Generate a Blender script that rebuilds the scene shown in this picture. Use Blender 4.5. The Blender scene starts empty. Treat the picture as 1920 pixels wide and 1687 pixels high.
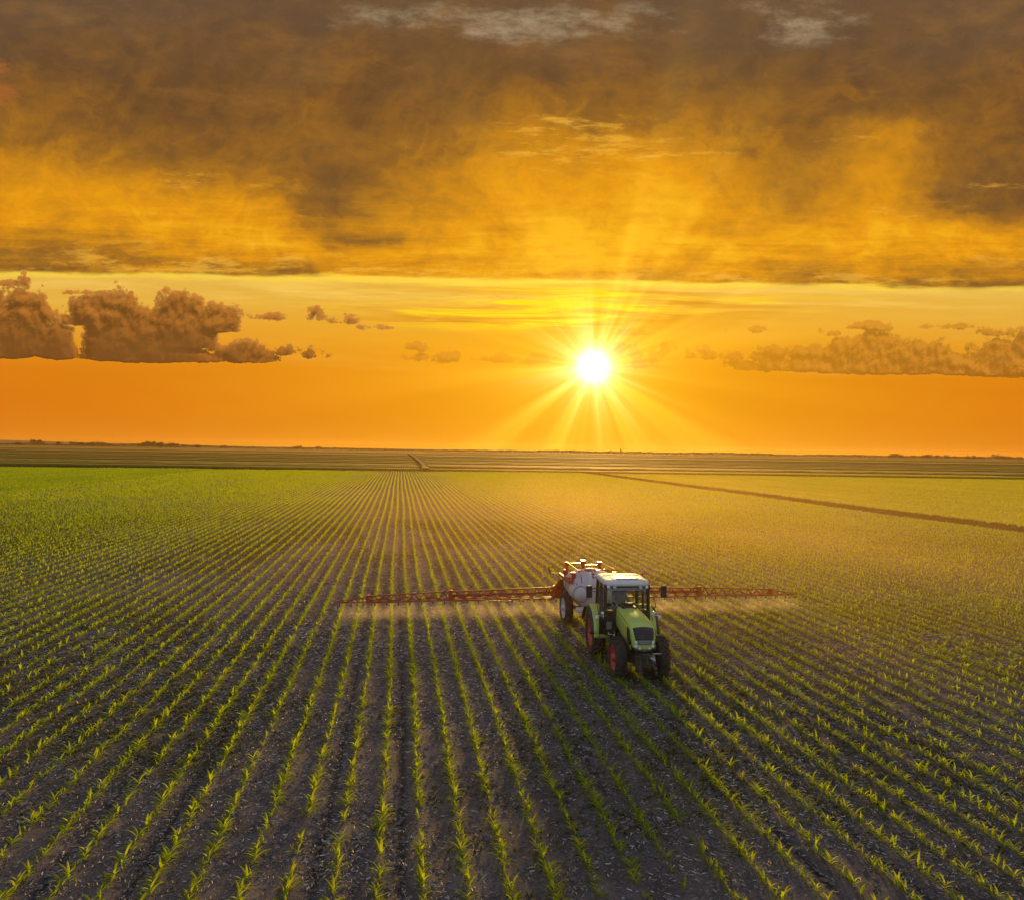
import bpy, bmesh, math, random, os
import numpy as np
from mathutils import Vector, Matrix
R = math.radians
sc = bpy.context.scene
COL = sc.collection
rng = np.random.default_rng(7)
random.seed(7)

# ------------------------------------------------------------------ measurements
# World: crop rows run along +Y, the drone hovers over (0,0).
CAM_H = 7.4
FOC = 1343.0                 # focal length in pixels of the 1920 px wide photograph
YAW = R(8.89)                # the lens looks this far to the right of the rows
ROLL = 0.0145
FW = Vector((math.sin(YAW), math.cos(YAW), 0))
RT = Vector((math.cos(YAW), -math.sin(YAW), 0))
UP = Vector((0, 0, 1))
SUN_DIR = (FW + RT * 0.1122 + UP * 0.1174).normalized()
SUN_EL = math.asin(SUN_DIR.z)
SUN_AZ = math.atan2(SUN_DIR.x, SUN_DIR.y)      # clockwise from +Y

def lin(r, g, b, a=1.0):
    f = lambda c: (c / 255 / 12.92) if c / 255 <= 0.04045 else ((c / 255 + 0.055) / 1.055) ** 2.4
    return (f(r), f(g), f(b), a)

# ------------------------------------------------------------------ node expressions
class NT:
    """small helper that writes math as nodes"""
    def __init__(s, tree):
        s.t = tree
    def new(s, kind, **kw):
        n = s.t.nodes.new(kind)
        for k, v in kw.items():
            setattr(n, k, v)
        return n
    def put(s, sock, v):
        if isinstance(v, E):
            s.t.links.new(v.s, sock)
        elif isinstance(v, bpy.types.NodeSocket):
            s.t.links.new(v, sock)
        else:
            try:
                sock.default_value = v
            except Exception:
                sock.default_value = tuple(v)[:3]
    def m(s, op, a, b=None, c=None, clamp=False):
        n = s.new('ShaderNodeMath', operation=op, use_clamp=clamp)
        for i, v in enumerate((a, b, c)):
            if v is not None:
                s.put(n.inputs[i], v)
        return E(s, n.outputs[0])
    def smooth(s, lo, hi, x):
        n = s.new('ShaderNodeMapRange', interpolation_type='SMOOTHSTEP')
        s.put(n.inputs[0], x); s.put(n.inputs[1], lo); s.put(n.inputs[2], hi)
        n.inputs[3].default_value = 0; n.inputs[4].default_value = 1
        return E(s, n.outputs[0])
    def rev(s, lo, hi, x):
        return 1.0 - s.smooth(lo, hi, x)
    def vec(s, x, y, z=0.0):
        n = s.new('ShaderNodeCombineXYZ')
        for i, v in enumerate((x, y, z)):
            s.put(n.inputs[i], v)
        return E(s, n.outputs[0])
    def noise(s, v, scale=1.0, detail=5.0, rough=0.55, dist=0.0, color=False, lac=2.0):
        n = s.new('ShaderNodeTexNoise', noise_dimensions='3D')
        s.put(n.inputs['Vector'], v)
        n.inputs['Scale'].default_value = scale; n.inputs['Detail'].default_value = detail
        n.inputs['Roughness'].default_value = rough; n.inputs['Distortion'].default_value = dist
        n.inputs['Lacunarity'].default_value = lac
        return E(s, n.outputs[1 if color else 0])
    def voro(s, v, scale=1.0, feature='SMOOTH_F1', detail=0.0, rough=.5, out=0, smooth=.6):
        n = s.new('ShaderNodeTexVoronoi', feature=feature)
        s.put(n.inputs['Vector'], v); n.inputs['Scale'].default_value = scale
        n.inputs['Detail'].default_value = detail; n.inputs['Roughness'].default_value = rough
        if feature == 'SMOOTH_F1': n.inputs['Smoothness'].default_value = smooth
        return E(s, n.outputs[out])
    def sep(s, v):
        n = s.new('ShaderNodeSeparateXYZ'); s.put(n.inputs[0], v)
        return [E(s, o) for o in n.outputs]
    def vm(s, op, a, b=None, scale=None):
        n = s.new('ShaderNodeVectorMath', operation=op)
        s.put(n.inputs[0], a)
        if b is not None: s.put(n.inputs[1], b)
        if scale is not None: s.put(n.inputs['Scale'], scale)
        return E(s, n.outputs[1 if op in ('DOT_PRODUCT', 'LENGTH', 'DISTANCE') else 0])
    def mix(s, f, a, b, blend='MIX'):
        n = s.new('ShaderNodeMix', data_type='RGBA', blend_type=blend)
        n.clamp_factor = True
        s.put(n.inputs[0], f); s.put(n.inputs[6], a); s.put(n.inputs[7], b)
        return E(s, n.outputs[2])
    def ramp(s, f, stops, interp='LINEAR'):
        n = s.new('ShaderNodeValToRGB'); r = n.color_ramp; r.interpolation = interp
        while len(r.elements) < len(stops): r.elements.new(0.5)
        for e, (p, c) in zip(r.elements, stops):
            e.position = p; e.color = c
        s.put(n.inputs[0], f)
        return E(s, n.outputs[0])
    def gauss(s, x, y, cx, cy, sx, sy):
        a = (x - cx) * (1.0 / sx); b = (y - cy) * (1.0 / sy)
        return s.m('EXPONENT', (a * a + b * b) * -0.5)
class E:
    def __init__(s, nt, sock): s.n = nt; s.s = sock
    def __add__(s, o): return s.n.m('ADD', s, o)
    __radd__ = __add__
    def __sub__(s, o): return s.n.m('SUBTRACT', s, o)
    def __rsub__(s, o): return s.n.m('SUBTRACT', o, s)
    def __mul__(s, o): return s.n.m('MULTIPLY', s, o)
    __rmul__ = __mul__
    def __truediv__(s, o): return s.n.m('DIVIDE', s, o)
    def __rtruediv__(s, o): return s.n.m('DIVIDE', o, s)

# ------------------------------------------------------------------ camera
cam = bpy.data.cameras.new('camera'); camo = bpy.data.objects.new('camera', cam); COL.objects.link(camo)
cam.sensor_fit = 'HORIZONTAL'; cam.sensor_width = 36; cam.lens = FOC / 1920 * 36
cam.clip_start = 0.1; cam.clip_end = 30000
c_r = (RT * math.cos(ROLL) + UP * math.sin(ROLL)); c_u = (UP * math.cos(ROLL) - RT * math.sin(ROLL))
mw = Matrix((c_r, c_u, -FW)).transposed().to_4x4(); mw.translation = (0, 0, CAM_H)
camo.matrix_world = mw
sc.camera = camo
sc.view_settings.view_transform = 'Standard'; sc.view_settings.look = 'None'
sc.view_settings.exposure = 0; sc.view_settings.gamma = 1; sc.view_settings.use_curve_mapping = False
sc.cycles.use_denoising = True
try:
    sc.cycles.denoiser = 'OPENIMAGEDENOISE'; sc.cycles.denoising_prefilter = 'ACCURATE'
    sc.cycles.denoising_input_passes = 'RGB_ALBEDO_NORMAL'
except Exception:
    pass
sc.cycles.max_bounces = 8; sc.cycles.volume_bounces = 1; sc.cycles.transparent_max_bounces = 12
sc.cycles.use_light_tree = False
sc.cycles.sample_clamp_indirect = 6.0
# ------------------------------------------------------------------ sky
def build_world():
    w = bpy.data.worlds.new('World'); sc.world = w; w.use_nodes = True
    t = w.node_tree; t.nodes.clear(); N = NT(t)
    d = E(N, N.new('ShaderNodeTexCoord').outputs['Generated'])
    dep0 = N.vm('DOT_PRODUCT', d, tuple(FW))
    dep = N.m('MAXIMUM', dep0, 0.12)
    dz = N.sep(d)[2]
    # direction as tangent-plane coordinates round a fixed compass bearing (units: 1/1000 of the photo's pixels)
    x = 0.96 + N.vm('DOT_PRODUCT', d, tuple(RT)) / dep * (FOC / 1000)
    y = 0.8435 - dz / dep * (FOC / 1000)
    P = N.vec(x, y, 0.0)
    SX, SY = 1.1107, 0.6858
    rx = x - SX; ry = y - SY
    r = N.m('SQRT', rx * rx + ry * ry)
    C = lambda *a: lin(*a)
    ax = N.m('ABSOLUTE', rx)
    g1 = N.m('EXPONENT', r * -3.2)
    # sun: aureole, soft lens-starburst rays painted into the sky, disc
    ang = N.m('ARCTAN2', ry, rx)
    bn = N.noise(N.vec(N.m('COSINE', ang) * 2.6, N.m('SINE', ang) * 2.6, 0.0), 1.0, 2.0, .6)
    flare_ray = N.smooth(.44, .74, bn) * N.m('EXPONENT', r * -3.8)
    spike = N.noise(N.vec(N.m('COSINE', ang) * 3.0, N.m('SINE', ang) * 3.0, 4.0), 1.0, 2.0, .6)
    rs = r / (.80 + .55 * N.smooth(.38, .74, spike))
    glow = N.m('EXPONENT', r * -7.5) * .30 + flare_ray * .46 + N.m('EXPONENT', rs * -17.0) * .65
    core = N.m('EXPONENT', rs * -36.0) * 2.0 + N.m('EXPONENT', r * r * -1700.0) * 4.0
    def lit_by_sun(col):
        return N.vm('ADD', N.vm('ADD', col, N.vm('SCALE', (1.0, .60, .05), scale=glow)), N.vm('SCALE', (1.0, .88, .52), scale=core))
    def clear(streaks):
        hor = N.ramp(y / 0.86, [(0.0, C(200, 165, 90)), (0.60, C(226, 182, 80)), (0.66, C(228, 174, 66)), (0.74, C(229, 156, 40)),
                              (0.81, C(226, 136, 20)), (0.90, C(225, 132, 18)), (1.0, C(226, 140, 32))])
        if streaks:
            bandn = N.noise(N.vec(x * 2.2, y * 22, 3.0), 1.0, 4, .55)
            hor = N.mix((bandn - .5) * 1.2, hor, C(240, 190, 84))
        else:
            bandn = N.noise(N.vec(x * 1.6, y * 14, 3.0), 1.0, 3, .55)
            hor = N.mix((bandn - .42) * .9, hor, C(206, 112, 10))
        side = N.smooth(.35, 1.0, ax)
        hor = N.mix(side * .38 * N.smooth(.62, .74, y), hor, C(208, 104, 14))
        return N.mix(N.m('MINIMUM', N.m('EXPONENT', r * -4.0) * 1.15, .92), hor, C(255, 178, 8))
    # ---- 1: the open sky low over the horizon
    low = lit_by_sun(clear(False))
    # ---- 2: the band of cumulus
    edn = N.noise(N.vec(x * 3.2, y * 30, 4.0), 1.0, 6, .6, .4); edn2 = N.noise(N.vec(x * 14.0, y * 60, 2.0), 1.0, 6, .65)
    edge = y + (edn - .5) * .030 + (edn2 - .5) * .012
    rim = N.gauss(edge, 0.0, .5285, 0, .0034, 1) * (.62 + N.gauss(x, y, 1.11, .53, .40, 1) * .38) * N.smooth(.34, .52, N.noise(N.vec(x * 2.6, 0.0, 0.5), 1.0, 3, .5))
    col = clear(True)
    veil = N.gauss(edge, 0.0, .552, 0, .016, 1) * N.smooth(.42, .64, N.noise(N.vec(x * 2.5, y * 28, 8.0), 1.0, 5, .6, .5))
    col = N.mix(veil * .6, col, C(252, 210, 100))
    st = N.noise(N.vec(x * 3.4, y * 55, 1.5), 1.0, 6, .58, .7)
    sz = N.gauss(x, y, 1.10, .565, .24, .022) + N.gauss(x, y, .96, .598, .15, .013)
    col = N.mix(N.smooth(.50, .60, st) * N.m('MINIMUM', sz * 1.3, 1.0) * .8, col, C(208, 138, 16))
    col = N.mix(N.smooth(.50, .62, 1.0 - st) * N.m('MINIMUM', sz * 1.2, 1.0) * .9, col, C(255, 222, 20))
    col = N.mix(rim, col, C(255, 214, 70))
    hi_plain = col
    def billow(px, py):
        v = N.vec(px, py, 0.0)
        b = N.voro(v, 34.0, 'F1', 2.0, .6)
        c = N.noise(v, 22.0, 10.0, .72, .1)
        c2 = N.noise(v, 7.0, 2.0, .5)
        return (.40 - b) * .45 + (c - .5) * 2.3 + (c2 - .56) * 1.3
    def bank(parts, sharp, soft, bias=0.0):
        """billows over overlapping mounds (centre, base, half width, height), all with flat bases"""
        def dens(ox, oy):
            px = x + ox; py = y + oy
            bl = billow(px, py)
            s = None
            for (cx, base, hw, h) in parts:
                a = (px - cx) * (1.0 / hw)
                hh = (base - py) * (1.0 / h)                      # 0 at the base, 1 at the top
                up = N.m('MAXIMUM', hh, 0.0); dn = N.m('MAXIMUM', hh * (-h / .007), 0.0)
                g = (1.0 - (a * a + up * up + dn)) * min(1.25, max(.50, h / .075))
                s = g if s is None else N.m('MAXIMUM', s, g)
            return s + bl * sharp + bias
        d0 = dens(0.0, 0.0); d1 = dens(.005, -.010)
        return N.smooth(.0, soft, d0), N.smooth(-.22, .50, d0 - d1), d0
    L = [(-.04, .682, .15, .150), (.045, .678, .075, .165), (.105, .682, .05, .09), (.205, .684, .075, .160), (.19, .62, .12, .075), (.27, .686, .14, .110), (.338, .660, .080, .130), (.345, .684, .11, .05), (.40, .628, .065, .070),
         (.46, .684, .075, .046), (.55, .672, .040, .036), (.59, .674, .06, .026), (.595, .606, .032, .042), (.635, .610, .055, .026), (.02, .548, .09, .014), (.14, .562, .14, .014), (.50, .604, .05, .014), (.70, .620, .05, .014)]
    m, lit, d0 = bank(L, .80, .08)
    cu = N.mix(lit, C(98, 58, 24), C(184, 112, 44))
    cu = N.mix(N.smooth(.10, .70, d0) * N.smooth(.585, .665, y) * .75, cu, C(114, 72, 34))
    cu = N.mix(N.rev(.02, .30, d0) * N.smooth(.675, .64, y) * .55, cu, C(232, 160, 72))
    mL, cuL = m * .94, cu
    colL = N.mix(mL, hi_plain, cu)
    Rr = [(1.50, .686, .16, .062), (1.63, .688, .15, .078), (1.76, .688, .15, .074), (1.92, .690, .18, .080), (1.40, .666, .07, .030), (2.0, .628, .15, .045),
          (1.86, .614, .06, .020), (1.54, .618, .05, .016), (1.63, .606, .055, .014), (1.30, .666, .055, .030), (1.24, .664, .045, .034), (1.20, .684, .06, .03), (1.46, .614, .12, .012),
          (1.18, .624, .05, .014), (1.16, .667, .05, .034), (.83, .679, .042, .026), (.785, .656, .045, .016), (.77, .676, .06, .012), (.99, .679, .05, .026), (.92, .677, .04, .016), (1.8, .602, .11, .010)]
    m2, lit2, d2 = bank(Rr, .92, .20, .14)
    near = N.m('EXPONENT', r * -3.5)
    cu2 = N.mix(lit2, C(128, 82, 28), C(202, 132, 46))
    cu2 = N.mix(N.m('MINIMUM', near * 1.4, .85), cu2, C(236, 150, 14))
    colR = N.mix(m2 * .80, hi_plain, cu2)
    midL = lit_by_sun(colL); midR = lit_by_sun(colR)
    # ---- 3: the cloud deck
    el = N.m('MAXIMUM', 0.8435 - y, 0.0)
    pl = 1.0 / (el + 0.12)
    plane = N.vec((x - 1.0) * pl * 1.2, pl * 2.6, 0.0)
    tex = N.noise(plane, 2.6, 10, .68, .1)
    tex2 = N.noise(N.vec(x * 5.0, y * 7.0, 5.0), 1.0, 9, .62, .25)
    wcol = N.noise(P, 3.6, 6, .60, 0, color=True)
    wv = N.vm('SCALE', N.vm('SUBTRACT', wcol, (.5, .5, .5)), scale=.17)
    wx, wy, _ = N.sep(N.vm('ADD', P, wv))
    blobs = [(1.03, .43, .24, .085, .44), (1.10, .48, .14, .06, .06), (.22, .395, .19, .050, .42), (.00, .32, .12, .06, .30), (.48, .46, .15, .045, .34),
             (1.02, .27, .14, .06, .22), (1.28, .32, .24, .09, .20), (1.65, .31, .07, .07, .34), (1.78, .44, .20, .035, .40), (1.40, .48, .3, .05, .22),
             (.85, .505, .40, .030, .20), (.12, .49, .35, .04, .16), (1.22, .40, .06, .12, .16)]
    G = None
    for (cx, cy, sx, sy, amp) in blobs:
        q = N.gauss(wx, wy, cx, cy, sx, sy) * amp
        G = q if G is None else G + q
    G = G - N.gauss(wx, wy, .63, .38, .07, .06) * .22 - N.gauss(wx, wy, 1.85, .36, .15, .04) * .15
    virga = N.noise(N.vec(wx * 9.0 + y * 3.0, wy * 3.0, 7.0), 1.0, 7, .6, .1); fine = N.noise(N.vec(x * 12.0, y * 34.0, 3.3), 1.0, 9, .72, .1)
    rid = 1.0 - N.m('ABSOLUTE', N.noise(N.vec(wx * 6.5, wy * 8.5, 1.7), 1.0, 8, .60, .5) * 2.0 - 1.0)
    rid2 = 1.0 - N.m('ABSOLUTE', N.noise(N.vec(wx * 15.0, wy * 24.0, 4.7), 1.0, 7, .62, .4) * 2.0 - 1.0)
    low_ = N.smooth(.30, .50, y)
    G = (G + N.smooth(.0, .52, y) * .29 + (tex - .5) * (.22 + .20 * low_) + (tex2 - .5) * .34 + (virga - .5) * .34 + (fine - .5) * (.20 + .34 * low_)
         + (rid - .80) * .42 + (rid2 - .80) * .26)
    strk = N.noise(N.vec(x * 5.0, y * 52.0, 6.0), 1.0, 8, .66, .1)
    G = G * .97 + (strk - .5) * .80 * N.smooth(.33, .48, y) - N.gauss(x, y, .08, .495, .30, .03) * .24 - N.gauss(x, y, 1.10, .50, .5, .03) * .12
    deck = N.ramp(G, [(0.0, C(104, 72, 40)), (0.14, C(122, 83, 40)), (0.30, C(148, 99, 36)), (0.50, C(192, 127, 28)),
                      (0.74, C(228, 150, 20)), (1.0, C(248, 180, 28))])
    topg = N.rev(-.05, .22, y + (tex2 - .5) * .30)
    deck = N.mix(topg * .5, deck, C(104, 86, 70))
    deck = N.mix(N.smooth(.50, .70, tex) * .28 * N.rev(.0, .55, G), deck, C(176, 122, 54))
    wn = N.noise(N.vec(x * 9.0 + y * 4.0, y * 44.0, 9.0), 1.0, 8, .70, .05)
    wz = None
    for (cx, cy, sx, sy, amp) in [(1.05, .235, .10, .022, 1), (1.13, .292, .17, .024, 1), (1.92, .335, .09, .012, 1), (1.93, .465, .09, .016, 1), (.35, .50, .42, .03, .8),
                                  (.30, .345, .16, .02, .45), (1.58, .24, .12, .02, .6), (1.65, .385, .1, .02, .6), (1.4, .515, .5, .012, .8), (.5, .40, .2, .04, .35)]:
        q = N.gauss(x, y, cx, cy, sx, sy) * amp
        wz = q if wz is None else wz + q
    wisp = N.smooth(.50, .66, wn + (wz - .6) * .14) * N.m('MINIMUM', wz * 1.3, 1.0)
    deck = N.mix(wisp * .55, deck, C(250, 186, 62))
    on = N.noise(N.vec(x * 7.0, y * 17.0, 2.0), 1.0, 10, .70, .05)
    oz = (N.gauss(x, y, .84, .040, .18, .026) + N.gauss(x, y, 1.47, .035, .13, .040) + N.gauss(x, y, .35, .02, .06, .04) * .6
          + N.gauss(x, y, 1.02, .05, .10, .03) * .6 + N.gauss(x, y, 1.8, .045, .08, .015) * .5 + N.gauss(x, y, 1.17, .03, .09, .03) * .5)
    op = N.smooth(.46, .78, on + (oz - .62) * .20) * N.m('MINIMUM', oz * 1.2, 1.0)
    deck = N.mix(op * .66, deck, C(192, 170, 134))
    tip = N.smooth(.50, .66, fine * .9 + N.gauss(x, y, -.02, .180, .035, .045) * .30 - .10)
    deck = N.mix(tip * .6, deck, C(176, 100, 48))
    under = N.mix(rim, N.mix(N.rev(.521, .534, edge), hi_plain, deck), C(255, 214, 70))
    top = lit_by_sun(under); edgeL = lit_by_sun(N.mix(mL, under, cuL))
    # ---- the rest of the dome: clear evening sky (Nishita) under thin high cloud
    sky = N.new('ShaderNodeTexSky', sky_type='NISHITA'); sky.sun_disc = False
    sky.sun_elevation = SUN_EL; sky.sun_rotation = SUN_AZ
    sky.air_density = 1.0; sky.dust_density = 1.0; sky.ozone_density = 2.0
    nis = N.vm('SCALE', E(N, sky.outputs[0]), scale=0.12)
    hn = N.noise(d, 2.5, 4, .55, .3)
    rest = N.vm('ADD', nis, N.mix(N.smooth(.35, .65, hn), lin(108, 112, 132), lin(156, 156, 172)))
    def bg(c):
        b = N.new('ShaderNodeBackground'); N.put(b.inputs[0], c); return b.outputs[0]
    def mixs(f, a, b):
        n = N.new('ShaderNodeMixShader'); N.put(n.inputs[0], f); t.links.new(a, n.inputs[1]); t.links.new(b, n.inputs[2]); return n.outputs[0]
    fm = N.smooth(.10, .60, dep0) * N.rev(.60, .86, dz)
    gt = lambda a, b: N.m('GREATER_THAN', a, b)
    mid = mixs(gt(x, .735), bg(midL), bg(midR))
    brk = mixs(gt(x, .735), bg(edgeL), bg(top))
    f = mixs(gt(y, .515), bg(top), mixs(gt(y, .556), brk, mid))
    f = mixs(N.smooth(.690, .706, y), f, bg(low))
    f = mixs(fm, bg(rest), f)
    out = N.new('ShaderNodeOutputWorld'); t.links.new(f, out.inputs[0])
    w.cycles.sampling_method = 'MANUAL'; w.cycles.sample_map_resolution = 512
    sun = bpy.data.lights.new('sun', 'SUN'); so = bpy.data.objects.new('sun', sun); COL.objects.link(so)
    sun.energy = 4.6; sun.angle = R(5.0); sun.color = (1.0, .58, .16)
    so.rotation_euler = SUN_DIR.to_track_quat('Z', 'Y').to_euler()
    so.location = SUN_DIR * 100
build_world()
# ------------------------------------------------------------------ mesh helpers
def mesh_np(name, v, f4, mats, attrs=None, smooth=False, matidx=None):
    me = bpy.data.meshes.new(name)
    v = np.asarray(v, np.float32); f4 = np.asarray(f4, np.int32)
    k = f4.shape[1]
    me.vertices.add(len(v)); me.vertices.foreach_set('co', v.ravel())
    me.loops.add(f4.size); me.loops.foreach_set('vertex_index', f4.ravel())
    me.polygons.add(len(f4))
    me.polygons.foreach_set('loop_start', np.arange(0, f4.size, k, dtype=np.int32))
    if smooth: me.polygons.foreach_set('use_smooth', np.ones(len(f4), bool))
    if matidx is not None: me.polygons.foreach_set('material_index', np.asarray(matidx, np.int32))
    for m in (mats if isinstance(mats, (list, tuple)) else [mats]): me.materials.append(m)
    for n, a in (attrs or {}).items():
        at = me.attributes.new(n, 'FLOAT', 'POINT'); at.data.foreach_set('value', np.asarray(a, np.float32))
    me.update(calc_edges=True)
    return me
def link(name, me, kind=None, label=None, cat=None, group=None, parent=None, loc=None):
    o = bpy.data.objects.new(name, me); COL.objects.link(o)
    if kind: o['kind'] = kind
    if label: o['label'] = label
    if cat: o['category'] = cat
    if group: o['group'] = group
    if parent: o.parent = parent
    if loc is not None: o.location = loc
    return o
_lat = rng.random((256, 256))
def vnoise(x, y):
    xi = np.floor(x).astype(int); yi = np.floor(y).astype(int); fx = x - xi; fy = y - yi
    fx = fx * fx * (3 - 2 * fx); fy = fy * fy * (3 - 2 * fy)
    g = lambda a, b: _lat[a & 255, b & 255]
    return (g(xi, yi) * (1 - fx) + g(xi + 1, yi) * fx) * (1 - fy) + (g(xi, yi + 1) * (1 - fx) + g(xi + 1, yi + 1) * fx) * fy
def fbm(x, y, o=4):
    s = 0; a = .5; t = 0
    for i in range(o):
        s = s + a * vnoise(x * 2 ** i + 17 * i, y * 2 ** i + 5 * i); t += a; a *= .55
    return s / t
def scatter(tv, tf, pos, rot, scale, zs=None, tilt=None):
    """many copies of one small template as arrays"""
    n = len(pos); c = np.cos(rot); s = np.sin(rot)
    V = np.repeat(tv[None], n, 0) * scale[:, None, None]
    if zs is not None: V[:, :, 2] *= zs[:, None]
    if tilt is not None:
        ct, st = np.cos(tilt)[:, None], np.sin(tilt)[:, None]
        y, z = V[:, :, 1].copy(), V[:, :, 2].copy()
        V[:, :, 1] = y * ct - z * st; V[:, :, 2] = y * st + z * ct
    x, y = V[:, :, 0].copy(), V[:, :, 1].copy()
    V[:, :, 0] = x * c[:, None] - y * s[:, None] + pos[:, 0:1]
    V[:, :, 1] = x * s[:, None] + y * c[:, None] + pos[:, 1:2]
    V[:, :, 2] += pos[:, 2:3]
    F = tf[None] + (np.arange(n) * len(tv))[:, None, None]
    return V.reshape(-1, 3), F.reshape(-1, tf.shape[1])
class Pile:
    def __init__(s): s.v = []; s.f = []; s.a = []; s.n = 0
    def add(s, v, f, a):
        s.v.append(v); s.f.append(f + s.n); s.a.append(a); s.n += len(v)
    def mesh(s, name, mat):
        return mesh_np(name, np.concatenate(s.v), np.concatenate(s.f), mat, {'tint': np.concatenate(s.a)})
def cam_xy(X, Y):
    """ground point -> (photo column in level pixels, camera depth)"""
    d = X * FW.x + Y * FW.y
    return 960 + FOC * (X * RT.x + Y * RT.y) / np.maximum(d, .1), d
def ground(u, d):
    """camera bearing column and depth -> ground point"""
    cx = (u - 960) / FOC * d
    return RT.x * cx + FW.x * d, RT.y * cx + FW.y * d

# ------------------------------------------------------------------ materials
def new_mat(name):
    m = bpy.data.materials.new(name); m.use_nodes = True
    t = m.node_tree; t.nodes.clear(); N = NT(t)
    out = N.new('ShaderNodeOutputMaterial')
    return m, N, out
def finish(N, out, col, rough=.6, metal=0.0, bump=None, bstr=.3, bdist=.02, spec=.5, coat=0.0, emit=None, estr=0):
    p = N.new('ShaderNodeBsdfPrincipled')
    N.put(p.inputs['Base Color'], col); N.put(p.inputs['Roughness'], rough); N.put(p.inputs['Metallic'], metal)
    N.put(p.inputs['Specular IOR Level'], spec); N.put(p.inputs['Coat Weight'], coat)
    if emit is not None: N.put(p.inputs['Emission Color'], emit); p.inputs['Emission Strength'].default_value = estr
    if bump is not None:
        b = N.new('ShaderNodeBump'); b.inputs['Strength'].default_value = bstr; b.inputs['Distance'].default_value = bdist
        N.put(b.inputs['Height'], bump); N.t.links.new(b.outputs[0], p.inputs['Normal'])
    N.t.links.new(p.outputs[0], out.inputs[0]); return p
def pos(N): return E(N, N.new('ShaderNodeNewGeometry').outputs['Position'])
def objco(N): return E(N, N.new('ShaderNodeTexCoord').outputs['Object'])
def leaf_mat(name, dark, light, trans, wt=.55, gloss=.12):
    m, N, out = new_mat(name)
    a = N.new('ShaderNodeAttribute'); a.attribute_name = 'tint'; f = E(N, a.outputs['Fac'])
    n = N.noise(pos(N), 30.0, 2, .5)
    col = N.mix(N.m('ADD', f, (n - .5) * .4, clamp=True), dark, light)
    d = N.new('ShaderNodeBsdfDiffuse'); N.put(d.inputs[0], col)
    tr = N.new('ShaderNodeBsdfTranslucent'); N.put(tr.inputs[0], N.mix(f, tuple(c * .75 for c in trans[:3]) + (1,), trans))
    g = N.new('ShaderNodeBsdfGlossy'); g.inputs['Roughness'].default_value = .45; g.inputs[0].default_value = (.8, .8, .75, 1)
    x = N.new('ShaderNodeMixShader'); x.inputs[0].default_value = wt
    N.t.links.new(d.outputs[0], x.inputs[1]); N.t.links.new(tr.outputs[0], x.inputs[2])
    y = N.new('ShaderNodeMixShader'); y.inputs[0].default_value = gloss * .5
    N.t.links.new(x.outputs[0], y.inputs[1]); N.t.links.new(g.outputs[0], y.inputs[2])
    N.t.links.new(y.outputs[0], out.inputs[0]); return m

ROW = 0.735; ROW0 = 0.435
FX0, FX1, FY1 = -57.0, 60.6, 232.0
def track_dist(X):
    """distance to the nearest wheel furrow (pairs 1.47 m apart, every six rows)"""
    p = (X + .665 + 2.205) % 4.41 - 2.205
    return np.abs(np.abs(p) - .735)
def meander(X, Y):
    return (vnoise(Y * .045 + 3, np.floor((X + 2.87) / 4.41) * 7.3) - .5) * .22 * np.minimum(1, Y / 20)

def soil_material():
    m, N, out = new_mat('soil')
    p = pos(N); X, Y, Z = N.sep(p)
    big = N.noise(p, .22, 4, .55); mid = N.noise(p, 1.6, 5, .6); fine = N.noise(p, 14.0, 6, .68); grit = N.noise(p, 70.0, 3, .6)
    col = N.mix(N.smooth(.35, .65, big), lin(80, 72, 73), lin(102, 90, 84))
    col = N.mix(N.smooth(.40, .70, mid) * .6, col, lin(126, 115, 112))
    col = N.mix(N.smooth(.52, .34, fine) * .6, col, lin(44, 37, 36))
    spk = N.smooth(.62, .72, grit) * N.smooth(.48, .60, fine)
    col = N.mix(spk * .8, col, lin(176, 164, 152))
    a = N.new('ShaderNodeAttribute'); a.attribute_name = 'furrow'
    fur = E(N, a.outputs['Fac'])
    col = N.mix(fur * .72, col, lin(40, 33, 32))
    b = N.new('ShaderNodeAttribute'); b.attribute_name = 'green'
    col = N.mix(E(N, b.outputs['Fac']) * N.smooth(.42, .6, N.noise(p, 4.0, 5, .65)) * .7, col, lin(66, 66, 24))
    finish(N, out, col, .82, bump=fine * .7 + mid * .5 + grit * .25, bstr=.9, bdist=.06, spec=.35)
    return m
def build_soil():
    xs = np.concatenate([np.arange(FX0, -26, .25), np.arange(-26, 34, .0735), np.arange(34, FX1 + .3, .25)])
    ys = [5.0]
    while ys[-1] < FY1: ys.append(ys[-1] + .10 + max(0, ys[-1] - 8) * .014)
    ys = np.array(ys); ys[-1] = FY1
    X, Y = np.meshgrid(xs, ys)
    Xm = X - meander(X, Y)
    td = track_dist(Xm)
    near = np.clip(1.3 - np.hypot(X - 2, Y) / 90, 0, 1)
    cut = np.clip(fbm(X * .3 + 40, Y * .12, 3) * 2.2 - .35, .25, 1)
    fur = np.exp(-(td / .085) ** 2) * cut
    rp = (Xm - ROW0) / ROW; rp = np.abs(rp - np.round(rp)) * ROW
    Z = .025 * np.exp(-(rp / .14) ** 2) - .075 * fur + (fbm(X * 1.7, Y * 1.7, 4) - .5) * .07 + (fbm(X * 6.5, Y * 6.5, 2) - .5) * .035
    Z = Z * near
    nx, ny = len(xs), len(ys)
    i = (np.arange(ny - 1)[:, None] * nx + np.arange(nx - 1)[None]).ravel()
    F = np.stack([i, i + 1, i + 1 + nx, i + nx], 1)
    gr = np.clip((fbm(X * .16 + 9, Y * .10, 4) - .42) * 5 + np.clip((-X - 3) / 14, 0, .6), 0, 1)
    me = mesh_np('soil', np.stack([X, Y, Z], -1).reshape(-1, 3), F, soil_material(), {'furrow': fur.ravel(), 'green': gr.ravel()}, smooth=True)
    link('field_soil', me, 'structure')
build_soil()

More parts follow.
